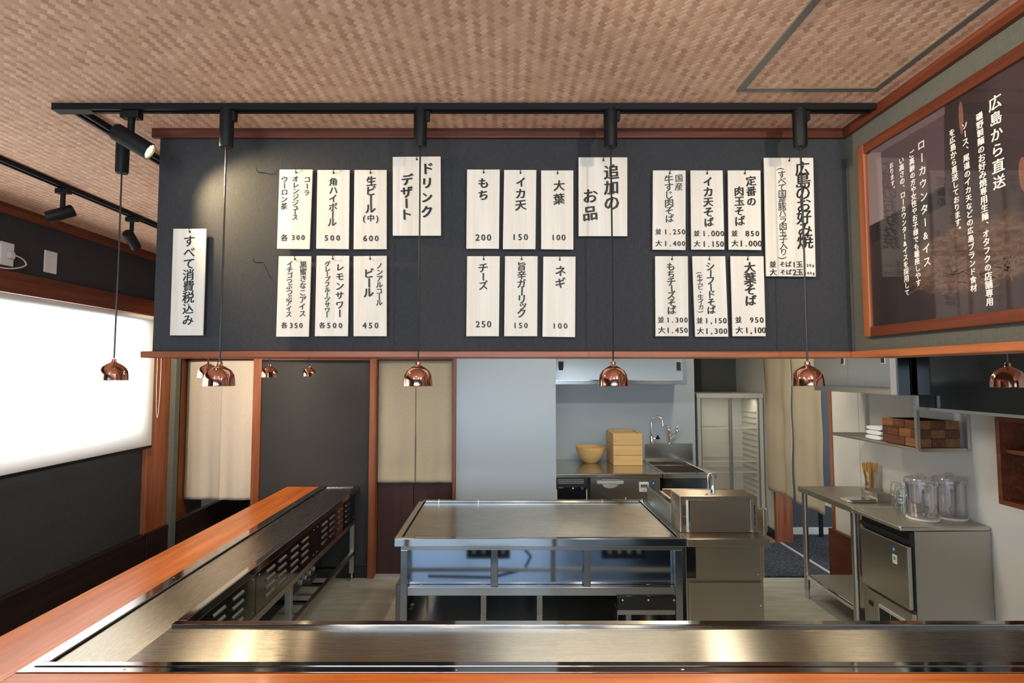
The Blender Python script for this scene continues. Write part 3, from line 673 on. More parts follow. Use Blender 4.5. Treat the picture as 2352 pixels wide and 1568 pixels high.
MB().lathe([(.0275, .05), (.0275, .14), (.015, .165), (.011, .18), (.011, .21), (.0001, .212)], (q.x+.012, q.y+.12, ZR+.001), 16).build('bottle_body', M['white'], bt, True)
# small items just behind the island
q = at(1437, 1152, Z=.78)
lid = thing('pot_lid', 'steel pot lid with a small knob standing just behind the island griddle', 'lid', (at(1437, 1155, Y=4.15).x, 4.15, .0))
cx = at(1437, 1155, Y=4.15).x; lz = at(1437, 1153, Y=4.15).z
MB().lathe([(.045, -.01), (.044, .0), (.02, .008), (.0001, .010)], (cx, 4.15, lz), 20).build('lid_dome', M['chrome'], lid, True)
MB().lathe([(.004, .008), (.004, .022), (.007, .03), (.0001, .036)], (cx, 4.15, lz), 12).build('knob', M['chrome'], lid, True)
MB().lathe([(.0001, 0), (.046, 0), (.046, lz-.01), (.0001, lz-.01)], (cx, 4.15, 0.001), 20).build('pot_body', M['steel_z'], lid, True)

# hanging steel cabinet, rear
Yc = YK-.36
hc = thing('rear_wall_cabinet', 'steel sliding-door wall cabinet above the rear worktop', 'cabinet', (1.0, YK, 1.53))
cx1 = at(1578, 870, Y=Yc).x; z0 = at(1400, 883, Y=Yc).z
B(pxr+.005, cx1, Yc, YK-.003, z0, 2.15).build('body', M['steel_top'], hc, bevel=.003)
zs = at(1400, 873, Y=Yc).z
B(pxr+.01, cx1-.04, Yc-.012, Yc, zs-.004, zs+.003).build('door_track', M['chrome'], hc)
dm = at(1415, 850, Y=Yc).x
for (a, b, hxx, yo) in ((pxr+.01, dm, at(1288, 841, Y=Yc).x, .006), (dm-.01, cx1-.04, at(1558, 841, Y=Yc).x, .002)):
    d = B(a, b, Yc-.006-yo, Yc-.002-yo/4, zs+.003, 2.13).build('sliding_door', M['steel_z'], hc, bevel=.001)
    zh = at(1288, 841, Y=Yc).z
    B(hxx-.026, hxx+.026, Yc-.009-yo, Yc-.006-yo, zh-.045, zh+.045).build('handle_frame', M['chrome'], d, bevel=.004)
    B(hxx-.019, hxx+.019, Yc-.0105-yo, Yc-.009-yo, zh-.038, zh+.038).build('handle_recess', M['darkgap'], d, bevel=.001)

# ================================================================== DISPLAY FRIDGE
fy = at(1750, 1228, Z=0).y; fy = min(fy, 5.62)
fx0, fx1 = at(1603, 1000, Y=fy).x, at(1766, 1000, Y=fy).x
fz = at(1680, 903, Y=fy).z
fx1 = min(fx1, XR-.02)
fg = thing('display_refrigerator', 'tall ivory refrigerator with two sliding glass doors in the back corner', 'refrigerator', ((fx0+fx1)/2, fy, 0))
m = MB(); m.box(fx0, fx0+.045, fy+.03, fy+.45, .04, fz-.05); m.box(fx1-.045, fx1, fy+.03, fy+.45, .04, fz-.05)
m.box(fx0+.045, fx1-.045, fy+.41, fy+.45, .04, fz-.05); m.box(fx0+.045, fx1-.045, fy+.03, fy+.41, .24, .29)
m.build('body', M['fridgein'], fg)
B(fx0-.005, fx1+.005, fy, fy+.46, fz-.05, fz).build('top_cap', M['fridge'], fg, bevel=.006)
for a, b in ((fx0, fx0+.035), (fx1-.035, fx1)): B(a, b, fy+.005, fy+.03, .27, fz-.05).build('front_frame', M['fridge'], fg, bevel=.003)
lg = B(fx0, fx1+.01, fy-.01, fy+.028, .03, .27).build('lower_grille', M['fridge'], fg, bevel=.004)
for k in range(12):
    z = .08+k*.013; B(fx1-.17, fx1-.03, fy-.013, fy-.0095, z, z+.006).build('louvre', M['grey'], lg)
xm = at(1680, 1000, Y=fy).x
for (a, b, yo) in ((fx0+.036, xm+.02, .020), (xm-.02, fx1-.036, .008)):
    d = MB(); d.box(a, a+.014, fy+yo, fy+yo+.01, .275, fz-.052); d.box(b-.014, b, fy+yo, fy+yo+.01, .275, fz-.052)
    dd_ = d.build('glass_door', M['grey'], fg); B(a+.014, b-.014, fy+yo+.003, fy+yo+.007, .275, fz-.052).build('pane', M['pane'], dd_)
for z in (zr(985, fy), zr(1061, fy), .62):
    m = MB(); m.box(fx0+.05, fx1-.05, fy+.05, fy+.056, z-.004, z+.004); m.box(fx0+.05, fx1-.05, fy+.39, fy+.396, z-.003, z+.003)
    for k in range(24):
        x = fx0+.055+k*(fx1-fx0-.11)/23; m.box(x-.0015, x+.0015, fy+.056, fy+.39, z-.002, z+.001)
    m.build('wire_shelf', M['white'], fg)
for k in range(16):
    z = .36+k*.058
    if z < fz-.1: B(fx1-.058, fx1-.046, fy+.06, fy+.38, z, z+.014).build('shelf_support', M['fridge'], fg)
emblem(fg, at(1745, 921, Y=fy).x, at(1745, 921, Y=fy).z, fy+.010, .020)

area('refrigerator_fill', ((fx0+fx1)/2, fy+.10, fz-.06), (0, 0, 0), .5, .03, 1.0, (1, .93, .75))  # added fill that brightens the shelves; no lit lamp known
# ================================================================== NOREN CURTAINS
def panel(x0, x1, y, z0, z1, amp, waves, seed, along='x', lean=0.0, drop=0.0):
    rnd = random.Random(seed); ph = rnd.uniform(0, 6); nx, nz = 28, 40; m = MB(); vs = []
    for j in range(nz+1):
        t = j/nz; z = z1+(z0-z1)*t
        for i in range(nx+1):
            s = i/nx; x = x0+(x1-x0)*s
            off = amp*(.25+.75*t)*(math.sin(s*waves*2*PI+ph+.5*t)+.35*math.sin(s*waves*4.3*PI+ph*2-t))+amp*.25*math.sin(t*17+s*5+ph)
            zz = z-drop*t*(1-s if drop > 0 else s)*abs(1) if drop else z
            xx = x+lean*t
            vs.append((xx, y+off, zz) if along == 'x' else (y+off, xx, zz))
    fs = [(j*(nx+1)+i, j*(nx+1)+i+1, (j+1)*(nx+1)+i+1, (j+1)*(nx+1)+i) for j in range(nz) for i in range(nx)]
    return m.add(vs, fs)
# left passage
n1 = thing('noren_curtain', 'pale linen noren curtain in the left passage opening', 'curtain', ((oxl+dxl)/2, YB+.03, 1.74))
mid = at(503, 1100, Y=YB+.03).x; zb_ = at(500, 1148, Y=YB+.03).z
panel(oxl+.006, mid+.012, YB+.05, zb_, 1.74, .008, 1.6, 1).build('cloth_panel', M['noren'], n1, True, solid=.0015)
panel(mid+.002, dxl-.006, YB+.028, zb_, 1.74, .008, 1.3, 2).build('cloth_panel', M['noren'], n1, True, solid=.0015)
MB().tube([(oxl, YB+.04, 1.745), (dxl, YB+.04, 1.745)], .009, 10).build('rod', M['redwood'], n1)
# double door and its curtain
dzt = TH0
d1 = struct(B(nx0-.0, nx1, YB+.085, YB+.09, 0, dzt).build('door_1', M['doorwood'])); xm = at(950, 1200, Y=YB+.06).x
B(nx0+.003, xm-.002, YB+.055, YB+.085, .01, dzt-.005).build('door_leaf', M['doorwood'], d1, bevel=.002)
B(xm+.002, nx1-.003, YB+.055, YB+.085, .01, dzt-.005).build('door_leaf', M['doorwood'], d1, bevel=.002)
struct(B(nx0, nx1, YB-.02, YB+.05, 0, .012).build('trim_13', M['lgrey']))
n2 = thing('noren_curtain', 'linen noren curtain over the dark double door', 'curtain', ((nx0+nx1)/2, YB+.02, 1.74))
mid = at(953, 1100, Y=YB+.02).x; zb_ = at(950, 1108, Y=YB+.02).z
panel(nx0+.004, mid-.001, YB+.022, zb_, 1.742, .006, 1.2, 3).build('cloth_panel', M['noren2'], n2, True, solid=.0015)
panel(mid+.001, nx1-.004, YB+.022, zb_, 1.742, .006, 1.4, 4).build('cloth_panel', M['noren2'], n2, True, solid=.0015)
MB().tube([(nx0, YB+.02, 1.747), (nx1, YB+.02, 1.747)], .007, 10).build('rod', M['redwood'], n2)
# side doorway, hung on the wall face
n3 = thing('noren_curtain', 'long crumpled natural linen noren curtain hanging across the right side doorway', 'curtain', (2.60, 4.9, 1.9))
ya, yb, yc = at(1764, 1100, X=2.60).y, at(1828, 1100, X=2.60).y, at(1897, 1100, X=2.60).y
panel(yb+.035, ya+.02, 2.60, .50, 1.93, .019, 1.4, 5, 'y').build('cloth_panel', M['noren2'], n3, True, solid=.0015)
panel(yc, yb-.0, 2.59, .49, 1.93, .014, 1.2, 6, 'y').build('cloth_panel', M['noren2'], n3, True, solid=.0015)
MB().tube([(2.60, yc-.05, 1.935), (2.60, ya+.05, 1.935)], .009, 10).build('rod', M['redwood'], n3)
# outside the doorway
tag(B(1.95, 2.63, 4.47, 5.33, .001, .012).build('floor_mat', M['mat']), 'dark blue looped floor mat inside the side doorway', 'mat')
tag(B(2.68, 4.6, 4.3, 5.6, .001, .012).build('entrance_carpet', M['mat']), 'dark looped carpet outside the side doorway', 'carpet')
eb = thing('entrance_bench', 'pale bench with dark legs seen through the side doorway', 'bench', (3.3, 5.0, 0))
B(3.1, 3.5, 4.7, 5.6, .36, .40).build('bench_seat', M['white'], eb, bevel=.004)
for (x, y) in ((3.13, 4.74), (3.44, 4.74), (3.13, 5.5), (3.44, 5.5)): B(x, x+.03, y, y+.03, .012, .36).build('leg', M['blackmetal'], eb)

# ================================================================== RIGHT SIDE FURNITURE
TX0, TX1 = 2.175, XR-.05
tb = thing('steel_work_table', 'steel work table with an undershelf against the right wall', 'table', (2.4, 3.8, 0))
ty0, ty1 = 3.465, 4.10
B(TX0, XR-.004, ty0, ty1, .762, .80).build('tabletop', M['steel_y'], tb, bevel=.004)
for x in (TX0+.03, TX1-.03):
    for y in (ty0+.035, ty1-.035):
        lgo = MB().tube([(x, y, .07), (x, y, .762)], .0185, 14).build('leg', M['steel_z'], tb, True)
        MB().tube([(x, y, .001), (x, y, .07)], .015, 12).build('foot', M['lgrey'], lgo, True)
us = B(TX0+.035, TX1-.01, ty0+.035, ty1-.035, .155, .170).build('undershelf', M['steel_y'], tb, bevel=.002)
B(TX0+.012, TX0+.035, ty0+.05, ty1-.05, .150, .180).build('shelf_edge', M['chrome'], tb, bevel=.006)
# ice maker
iy0_, iy1_ = 3.04, 3.455
im = thing('ice_maker', 'steel ice maker with a dark vent grille, nearest appliance on the right wall', 'ice maker', (2.4, 3.2, 0))
B(TX0+.07, XR-.006, iy0_, iy1_, .06, .772).build('body', M['icemetal'], im, bevel=.003)
B(TX0-.01, XR-.004, iy0_-.003, iy1_, .773, .80).build('worktop', M['steel_y'], im, bevel=.009)
B(TX0+.045, TX0+.069, iy0_+.003, iy1_-.005, .69, .765).build('handle_recess', M['black'], im, bevel=.003)
B(TX0+.030, TX0+.046, iy0_+.003, iy1_-.005, .705, .728).build('handle_lip', M['black'], im, bevel=.004)
dr = B(TX0+.035, TX0+.062, iy0_+.012, iy1_-.005, .345, .685).build('door', M['steel_z'], im, bevel=.004)
B(TX0+.062, TX0+.069, iy0_+.004, iy1_-.005, .34, .69).build('door_gasket', M['black'], im)
q = at(2053, 1261, X=TX0+.034)
MB().lathe([(.0001, .0015), (.014, .0015), (.015, 0)], (TX0+.035, q.y, q.z), 20, (-1, 0, 0)).build('round_emblem', M['blue'], dr)
MB().prism([(q.y+.006*math.cos(a), q.z+.008*math.sin(a)) for a in [i*PI/6 for i in range(12)]], TX0+.033, TX0+.0335, 'x').build('bird_shape', M['white'], dr)
q = at(2055, 1283, X=TX0+.034); B(TX0+.0335, TX0+.035, q.y-.018, q.y+.018, q.z-.026, q.z+.024).build('sticker', M['white'], dr)
MB().prism([(q.y+.008*math.cos(a), q.z+.004+.010*math.sin(a)) for a in [i*PI/6 for i in range(12)]], TX0+.0325, TX0+.0333, 'x').build('green_drop', M['green'], dr)
lp = B(TX0+.045, TX0+.068, iy0_+.004, iy1_-.005, .075, .325).build('lower_panel', M['steel_y'], im, bevel=.003)
g = B(TX0+.036, TX0+.046, iy0_+.06, iy0_+.27, .085, .275).build('vent_frame', M['lgrey'], im, bevel=.003)
for yy in (iy0_+.075, iy0_+.17):
    for z0, z1 in ((.10, .175), (.182, .258)): B(TX0+.034, TX0+.037, yy, yy+.088, z0, z1).build('filter_screen', M['darkgap'], g)
B(TX0+.04, TX0+.046, iy0_+.33, iy0_+.36, .235, .262).build('power_switch', M['black'], im)
for (x, y) in ((TX0+.1, iy0_+.04), (XR-.06, iy0_+.04), (TX0+.1, iy1_-.04), (XR-.06, iy1_-.04)):
    MB().tube([(x, y, .001), (x, y, .06)], .018, 12).build('foot', M['black'], im, True)

# things on top
gl0 = None
def tumbler(x, y, z, label, grp='upturned glasses on the ice maker'):
    g = thing('drinking_glass', label, 'glass', (x, y, z), grp)
    prof = [(.0001, .070), (.026, .070), (.027, .066), (.036, .0), (.0335, .0), (.0245, .060), (.0001, .060)]
    MB().lathe(prof, (x, y, z), 24).build('glass_body', M['tumbler'], g, True); return g
spots = [(2060, 1160), (2069, 1169), (2076, 1179)]
names = ['far-left', 'middle', 'near-right']
for k, (px, py) in enumerate(spots):
    q = at(px, py, Z=.80)
    for lv in (0, 1):
        tumbler(q.x, q.y, .801+lv*.0725, '%s glass in the %s pile of upturned glasses beside the water pitchers' % (('lower', 'upper')[lv], names[k]))
for k, (px, py, lab) in enumerate(((2123, 1192, 'clear lidded water pitcher next to the glasses, left of the pair'), (2192, 1190, 'clear lidded water pitcher at right, touching the wall side'))):
    q = at(px, py, Z=.80); x, y = q.x, q.y
    x = min(x, XR-.09) if k else x-.008
    p = thing('water_pitcher', lab, 'pitcher', (x, y, .80), 'clear water pitchers on the ice maker')
    r = .078
    MB().lathe([(.0001, 0), (r, 0), (r+.003, .006), (r, .013), (.0001, .013)], (x, y, .801), 36).build('base_ring', M['cream'], p, True)
    MB().lathe([(r-.008, .014), (r-.002, .022), (r-.001, .200), (r-.004, .200), (r-.005, .024), (.0001, .018)], (x, y, .801), 36).build('pitcher_body', M['poly'], p, True)
    MB().lathe([(r+.003, .195), (r+.006, .202), (r+.006, .226), (r, .234), (.03, .238), (.0001, .238)], (x, y, .801), 36).build('lid', M['poly'], p, True)
    MB().lathe([(.018, .238), (.022, .250), (.016, .258), (.0001, .26)], (x, y, .801), 16).build('lid_knob', M['poly'], p, True)
    ca, sa = -.55, -.835; hp = [(x+ca*(r-.003), y+sa*(r-.003), .975), (x+ca*(r+.026), y+sa*(r+.026), .965), (x+ca*(r+.028), y+sa*(r+.028), .86), (x+ca*(r-.003), y+sa*(r-.003), .835)]
    MB().tube(hp, .007, 8).build('handle', M['poly'], p, True)
    MB().lathe([(.006, .014), (.016, .05), (.004, .075), (.004, .16)], (x+.01, y, .801), 12).build('inner_core', M['poly'], p, True)
# steel tub, tray, chopsticks
q = at(2016, 1152, Z=.80); q2 = at(2052, 1176, Z=.80)
tub = thing('steel_tub', 'open rectangular steel tub on the work table in front of the chopsticks', 'container', (q.x+.1, q.y, .80))
ux0, ux1, uy1, uy0 = q.x, q.x+.15, q.y+.16, q.y+.0; h = .055
m = MB(); m.box(ux0, ux0+.004, uy0, uy1, .801, .801+h); m.box(ux1-.004, ux1, uy0, uy1, .801, .801+h); m.box(ux0+.004, ux1-.004, uy0, uy0+.004, .801, .801+h)
m.box(ux0+.004, ux1-.004, uy1-.004, uy1, .801, .801+h); m.box(ux0+.004, ux1-.004, uy0+.004, uy1-.004, .801, .805)
m.build('tub_body', M['steel'], tub)
m = MB(); m.box(ux0-.006, ux0, uy0-.006, uy1+.006, .801+h-.003, .801+h); m.box(ux1, ux1+.006, uy0-.006, uy1+.006, .801+h-.003, .801+h); m.box(ux0, ux1, uy0-.006, uy0, .801+h-.003, .801+h); m.box(ux0, ux1, uy1, uy1+.006, .801+h-.003, .801+h)
m.build('tub_rim', M['chrome'], tub)
q = at(1972, 1147, Z=.81); tr = thing('steel_tray', 'shallow rounded steel tray lying on the work table', 'tray', (q.x, q.y, .80))
m = MB(); pts = []
for i in range(32):
    a = 2*PI*i/32; ca, sa = math.cos(a), math.sin(a)
    pts.append((q.x+.10*abs(ca)**.45*(1 if ca > 0 else -1), q.y+.055*abs(sa)**.45*(1 if sa > 0 else -1)))
MB().prism(pts, .801, .816).build('tray_body', M['steel'], tr, True, bevel=.004)
MB().prism([(q.x+(a-q.x)*.86, q.y+(b-q.y)*.8) for a, b in pts], .8161, .8175).build('tray_well', M['mirror'], tr)
q = at(2056, 1128, Z=.80); q.x = min(q.x, XR-.07); jr = thing('chopstick_jar', 'glass jar packed with wooden chopsticks behind the glasses', 'jar', (q.x, q.y, .80))
MB().lathe([(.0001, .002), (.036, .0), (.040, .02), (.034, .06), (.038, .11), (.046, .14), (.043, .14), (.035, .11), (.031, .06), (.037, .02), (.0001, .006)], (q.x, q.y, .801), 28).build('jar_body', M['glass'], jr, True)
for k in range(46):
    a = random.uniform(0, 2*PI); rr = .028*math.sqrt(random.random()); tp = 1.75
    p0 = (q.x+rr*.8*math.cos(a), q.y+rr*.8*math.sin(a), .808); p1 = (q.x+rr*tp*math.cos(a)+random.uniform(-.004, .004), q.y+rr*tp*math.sin(a), 1.0+random.uniform(-.006, .004))
    MB().tube([p0, p1], .0028, 5).build('chopstick', M['stick'], jr)

# steel wall cabinet on right wall
wcb = thing('side_wall_cabinet', 'steel sliding-door wall cabinet on the right wall above the pipe shelf', 'cabinet', (2.5, 3.6, 1.5))
cX = 2.335; cy0 = 1250*cX/(2063-1160)/1.0; cy0 = at(2063, 900, X=cX).y; cy1 = at(1873, 890, X=cX).y; cz = at(2063, 907, X=cX).z
B(cX, XR-.003, cy0, cy1, cz, 2.15).build('body', M['darksteel'], wcb, bevel=.002)  # steel body; its dark reflection is put into the colour
B(cX-.008, cX, cy0, cy0+.05, cz, 2.15).build('face_frame', M['lgrey'], wcb)
B(cX-.008, cX, cy0+.05, cy1, cz, cz+.04).build('face_rail', M['steel_y'], wcb)
B(cX-.013, cX-.008, cy0+.05, cy1, cz+.036, cz+.044).build('door_track', M['chrome'], wcb)
ym = at(1950, 860, X=cX).y
for (a, b) in ((cy0+.05, ym), (ym+.002, cy1)):
    d = B(cX-.007, cX, a, b, cz+.045, 2.13).build('sliding_door', M['steel_z'], wcb)
    hy = a+.06 if b == ym else a+.05
    hz = at(2044, 828, X=cX).z
    B(cX-.010, cX-.007, hy-.02, hy+.02, hz-.02, hz+.10).build('handle_frame', M['chrome'], d, bevel=.002)
    B(cX-.0115, cX-.010, hy-.013, hy+.013, hz-.012, hz+.09).build('handle_recess', M['darkgap'], d)
# pipe shelf
ps = thing('pipe_shelf', 'steel pipe shelf hung below the side cabinet, holding towels and a basket', 'shelf', (2.5, 3.5, 1.2))
pX = 2.36; py_a, py_b = at(2108, 1030, X=pX).y, at(1897, 985, X=pX).y; pz = 1.205
for x in (pX, XR-.03): B(x, x+.02, py_a, py_b, pz-.012, pz).build('side_bar', M['steel_y'], ps, bevel=.002)
B(pX+.02, XR-.03, py_a, py_a+.02, pz-.018, pz+.004).build('end_bar', M['steel'], ps, bevel=.002); B(pX+.02, XR-.03, py_b-.02, py_b, pz-.012, pz).build('end_bar', M['steel'], ps, bevel=.002)
for k in range(8):
    x = pX+.045+k*.031; MB().tube([(x, py_a+.02, pz-.006), (x, py_b-.02, pz-.006)], .006, 8).build('pipe', M['steel_y'], ps, True)
for (x, y) in ((pX, py_a), (XR-.022, py_a), (pX+.0, py_b-.02), (XR-.022, py_b-.02)):
    if x == pX and y != py_a: continue
    B(x, x+.018, y, y+.018, pz, cz-.001).build('upright', M['steel_z'], ps)
# towels
q = at(2012, 1010, X=pX+.05)
ty = q.y
for k in range(3):
    tw = MB(); n = 14; xs = []
    w0 = .12; zz = pz+.003+k*.030
    prof = [(-.045+.09*i/8, .0) for i in range(9)]
    out = []
    for i in range(20):
        a = 2*PI*i/20; ca, sa = math.cos(a), math.sin(a)
        out.append((ty+.075*abs(ca)**.6*(1 if ca > 0 else -1), zz+.014+.0135*abs(sa)**.8*(1 if sa > 0 else -1)))
    tw.prism(out, pX+.03+.004*k, pX+.24-.006*k, 'x')
    tag(tw.build('folded_towel', M['towel'], None, True, bevel=.004), ('bottom', 'middle', 'top')[k]+' white folded towel of the pile on the pipe shelf', 'towel', 'folded towels on the pipe shelf')
# basket of wood blocks
by0 = py_a+.035; by1_ = at(2022, 980, X=pX+.015).y; bx0_, bx1_ = pX+.026, XR-.035; bz0 = pz+.003; bh = .155
bk = thing('woven_wood_basket', 'brown basket of broad woven wood strips on the pipe shelf', 'basket', ((bx0_+bx1_)/2, (by0+by1_)/2, bz0))
m = MB(); m.box(bx0_+.005, bx0_+.01, by0+.005, by1_-.005, bz0, bz0+bh-.004); m.box(bx1_-.01, bx1_-.005, by0+.005, by1_-.005, bz0, bz0+bh-.004)
m.box(bx0_+.01, bx1_-.01, by0+.005, by0+.01, bz0, bz0+bh-.004); m.box(bx0_+.01, bx1_-.01, by1_-.01, by1_-.005, bz0, bz0+bh-.004); m.box(bx0_+.01, bx1_-.01, by0+.01, by1_-.01, bz0, bz0+.006)
m.build('liner', M['darkwood'], bk)
rh = bh/3
for r in range(3):
    n = 3; L = (by1_-by0)/n
    for k in range(n+(r == 1)):
        a = by0+max(0, (k-(.5 if r == 1 else 0))*L); b = min(by1_, by0+(k+1-(.5 if r == 1 else 0))*L)
        o = .002*((k+r) % 2)
        B(bx0_-o, bx0_+.005, a+.0015, b-.0015, bz0+r*rh+.001, bz0+(r+1)*rh-.001).build('wood_strip', M['basket2'] if (k*2+r) % 3 == 0 else M['basket'], bk, bevel=.0015)
    n = 3; L = (bx1_-bx0_)/n
    for k in range(n):
        a = bx0_+k*L; b = a+L; o = .002*((k+r) % 2)
        B(a+.0015, b-.0015, by0-o, by0+.005, bz0+r*rh+.001, bz0+(r+1)*rh-.001).build('wood_strip', M['basket'] if (k+r) % 2 else M['basket2'], bk, bevel=.0015)
# television
tX = 2.43; tya = at(2107, 940, X=tX).y; tz = at(2107, 940, X=tX).z
tv = thing('television', 'large black wall television behind the poster wall at right', 'television', (tX, tya-.5, tz))
tyb = tya-1.13; tya = min(tya, cy0-.01)
B(tX+.004, tX+.05, tyb, tya, tz, tz+.66).build('housing', M['black'], tv, bevel=.004)
B(tX, tX+.004, tyb+.012, tya-.012, tz+.020, tz+.648).build('screen', M['blackgloss'], tv)
B(tX-.002, tX+.004, tyb, tya, tz, tz+.016).build('lower_bezel', M['grey'], tv, bevel=.001)
B(tX+.05, XR-.001, (tya+tyb)/2-.1, (tya+tyb)/2+.1, tz+.2, tz+.45).build('wall_mount', M['blackmetal'], tv)
# open wooden wall shelf
sX = 2.50; sya = at(2289, 1060, X=sX).y; sz0 = at(2300, 1158, X=sX).z; sz1 = tz-.008; syb = sya-.75
sh = thing('open_wall_shelf', 'dark red wooden open box shelf on the right wall below the television', 'shelf', (sX, sya-.4, sz0))
B(sX, XR-.002, sya-.022, sya, sz0, sz1).build('side_board', M['redwood_y'], sh, bevel=.002); B(sX, XR-.002, syb, syb+.022, sz0, sz1).build('side_board', M['redwood_y'], sh, bevel=.002)
B(sX, XR-.002, syb+.022, sya-.022, sz0, sz0+.022).build('bottom_board', M['redwood_y'], sh, bevel=.002); B(sX, XR-.002, syb+.022, sya-.022, sz1-.022, sz1).build('top_board', M['redwood_y'], sh, bevel=.002)
B(sX+.03, XR-.012, syb+.022, sya-.022, 1.235, 1.255).build('middle_board', M['redwood_y'], sh, bevel=.002)
B(XR-.012, XR-.002, syb+.022, sya-.022, sz0+.022, sz1-.022).build('back_board', M['darkwood'], sh)

# ================================================================== TRACK LIGHTING
TY = 1.69
def rail(name, x0, x1, y0, y1, label, along):
    t = thing(name, label, 'light track', ((x0+x1)/2, (y0+y1)/2, ZC))
    m = MB()
    if along == 'x':
        m.box(x0, x1, y0, y0+.010, ZC-.020, ZC); m.box(x0, x1, y1-.010, y1, ZC-.020, ZC); m.box(x0, x1, y0+.010, y1-.010, ZC-.006, ZC)
    else:
        m.box(x0, x0+.010, y0, y1, ZC-.020, ZC); m.box(x1-.010, x1, y0, y1, ZC-.020, ZC); m.box(x0+.010, x1-.010, y0, y1, ZC-.006, ZC)
    m.build('rail', M['blackmetal'], t); return t
tr1 = rail('light_track', at(118, 240, Y=TY).x, BXR-.022, TY, TY+.034, 'long black ceiling track in front of the menu wall', 'x')
x0t = at(118, 240, Y=TY).x
tr2 = rail('light_track', -1.405, -1.371, TY+.036, YB-.1, 'black ceiling track running back over the left griddle', 'y')
B(x0t, x0t+.12, TY-.0, TY+.0345, ZC-.0215, ZC-.020).build('corner_cover', M['blackmetal'], tr1)
tr3 = rail('light_track', -2.035, -2.0, -1.0, YB-.1, 'black ceiling track nearest the window wall', 'y')

def pendant(X, Y, label, zb=None):
    """plug adapter, cord and small copper dome"""
    zb = zb or 1.597
    p = thing('pendant_lamp', label, 'pendant lamp', (X, Y, zb), 'copper pendant lamps over the griddles')
    MB().lathe([(.0001, -.125), (.0185, -.125), (.021, -.12), (.0215, -.02), (.0215, 0)], (X, Y, ZC-.014), 20).build('plug_adapter', M['blackmetal'], p, True)
    B(X+.018, X+.030, Y-.010, Y+.010, ZC-.052, ZC-.021).build('release_tab', M['blackmetal'], p, bevel=.002)
    MB().tube([(X, Y, ZC-.139), (X+.001, Y, 2.0), (X, Y, zb+.078)], .0028, 6).build('cord', M['black'], p, True)
    H = .076
    prof = [(.0001, H), (.007, H), (.0085, H-.004), (.008, H-.010), (.010, H-.013), (.020, H-.018), (.034, H-.028), (.042, H-.042), (.0445, H-.056), (.0455, .004), (.046, 0), (.0445, 0), (.0435, .02), (.041, .030), (.03, .048), (.012, .060), (.0001, .060)]
    MB().lathe(prof, (X, Y, zb), 44).build('lamp_shade', M['copper'], p, True)
    MB().lathe([(.0001, .018), (.014, .020), (.017, .030), (.012, .045), (.0001, .048)], (X, Y, zb), 16).build('bulb', M['lampdim'], p, True)
    spot('pendant_lamp_light', (X, Y, zb+.012), (0, 0, -1), 3.2, 150, (1, .78, .48), .4, .014)
    return p
NP = []
for i, (px, nm) in enumerate(((503, 'copper pendant lamp in front of the menu wall beside the tall tax board'), (960, 'copper pendant lamp whose cord crosses the drinks heading board'),
                 (1409, 'copper pendant lamp whose cord crosses the extras heading board'), (1856, 'copper pendant lamp whose cord crosses the tallest board at right'), (2317, 'copper pendant lamp beyond the poster wall, in front of the television'))):
    Y = TY+.017; q = at(px, 886 if i < 4 else 889, Y=Y); NP.append(q.x); pendant(q.x, Y, nm, q.z)
for (px, py, Yp, nm) in ((260, 873, None, 'copper pendant lamp hanging against the bright window blind'), (478, 867, None, 'copper pendant lamp half hidden behind the first one of the menu wall'),
                 (619, 866, None, 'small far copper pendant lamp under the ledge, second from the back wall'), (710, 864, None, 'smallest copper pendant lamp, nearest the back wall')):
    X = -1.388; q = at(px, py, X=X); pendant(X, q.y, nm, q.z)

def spot_head(base, axis, label, power, ang, L=.105, r=.027, color=(1, .80, .52), lampmat=None):
    base = Vector(base); ax = Vector(axis).normalized()
    s = thing('track_spotlight', label, 'spotlight', (base.x, base.y, ZC))
    B(base.x-.03, base.x+.03, base.y-.014, base.y+.014, ZC-.045, ZC-.021).build('adapter', M['blackmetal'], s, bevel=.003)
    MB().tube([(base.x, base.y, ZC-.045), (base.x, base.y, base.z+r*.7)], .010, 12).build('stem', M['blackmetal'], s, True)
    c0 = base-ax*(L*.45)
    MB().lathe([(.0001, 0), (r-.004, 0), (r, .006), (r, L), (r-.002, L), (r-.003, L-.02), (.0001, L-.022)], c0, 28, ax).build('lamp_body', M['blackmetal'], s, True)
    MB().lathe([(.0001, L-.012), (r*.72, L-.010), (r-.0035, L-.004)], c0, 24, ax).build('reflector', M['lampring'], s, True)
    MB().lathe([(.0001, L-.0075), (r*.62, L-.0075), (r*.62, L-.010)], c0, 24, ax).build('lens', lampmat or M['lamp'], s, True)
    spot('track_spotlight_beam', c0+ax*(L+.006), ax, power, ang, color); return s
q = at(310, 322, Y=TY+.017); spot_head((at(300, 322, Y=TY+.017).x, TY+.017, q.z), (.76, .26, -.45), 'black track spotlight lighting the drinks boards', 27, 95, .115, .028, (1, .76, .42))
q = at(143, 490, X=-2.017); spot_head((-2.017, q.y, q.z), (-.80, -.38, -.42), 'black track spotlight by the window, facing the wall', 8, 80)
for (y, ax, pw, ag) in ((4.05, (.42, -.62, -.75), 22, 110), (3.75, (.35, .45, -.75), 26, 75), (3.3, (.5, -.35, -.8), 16, 110), (2.9, (-.12, .85, -.55), 110, 60)):
    spot_head((-2.017, y, 2.36), ax, 'black track spotlight hidden behind the menu wall, %s from the back' % {4.05: 'first', 3.75: 'second', 3.3: 'third', 2.9: 'fourth'}[y], pw, ag)
spot_head((-1.388, 3.95, 2.36), (-.05, .75, -1), 'black track spotlight over the left griddle, washing the back wall', 30, 60)
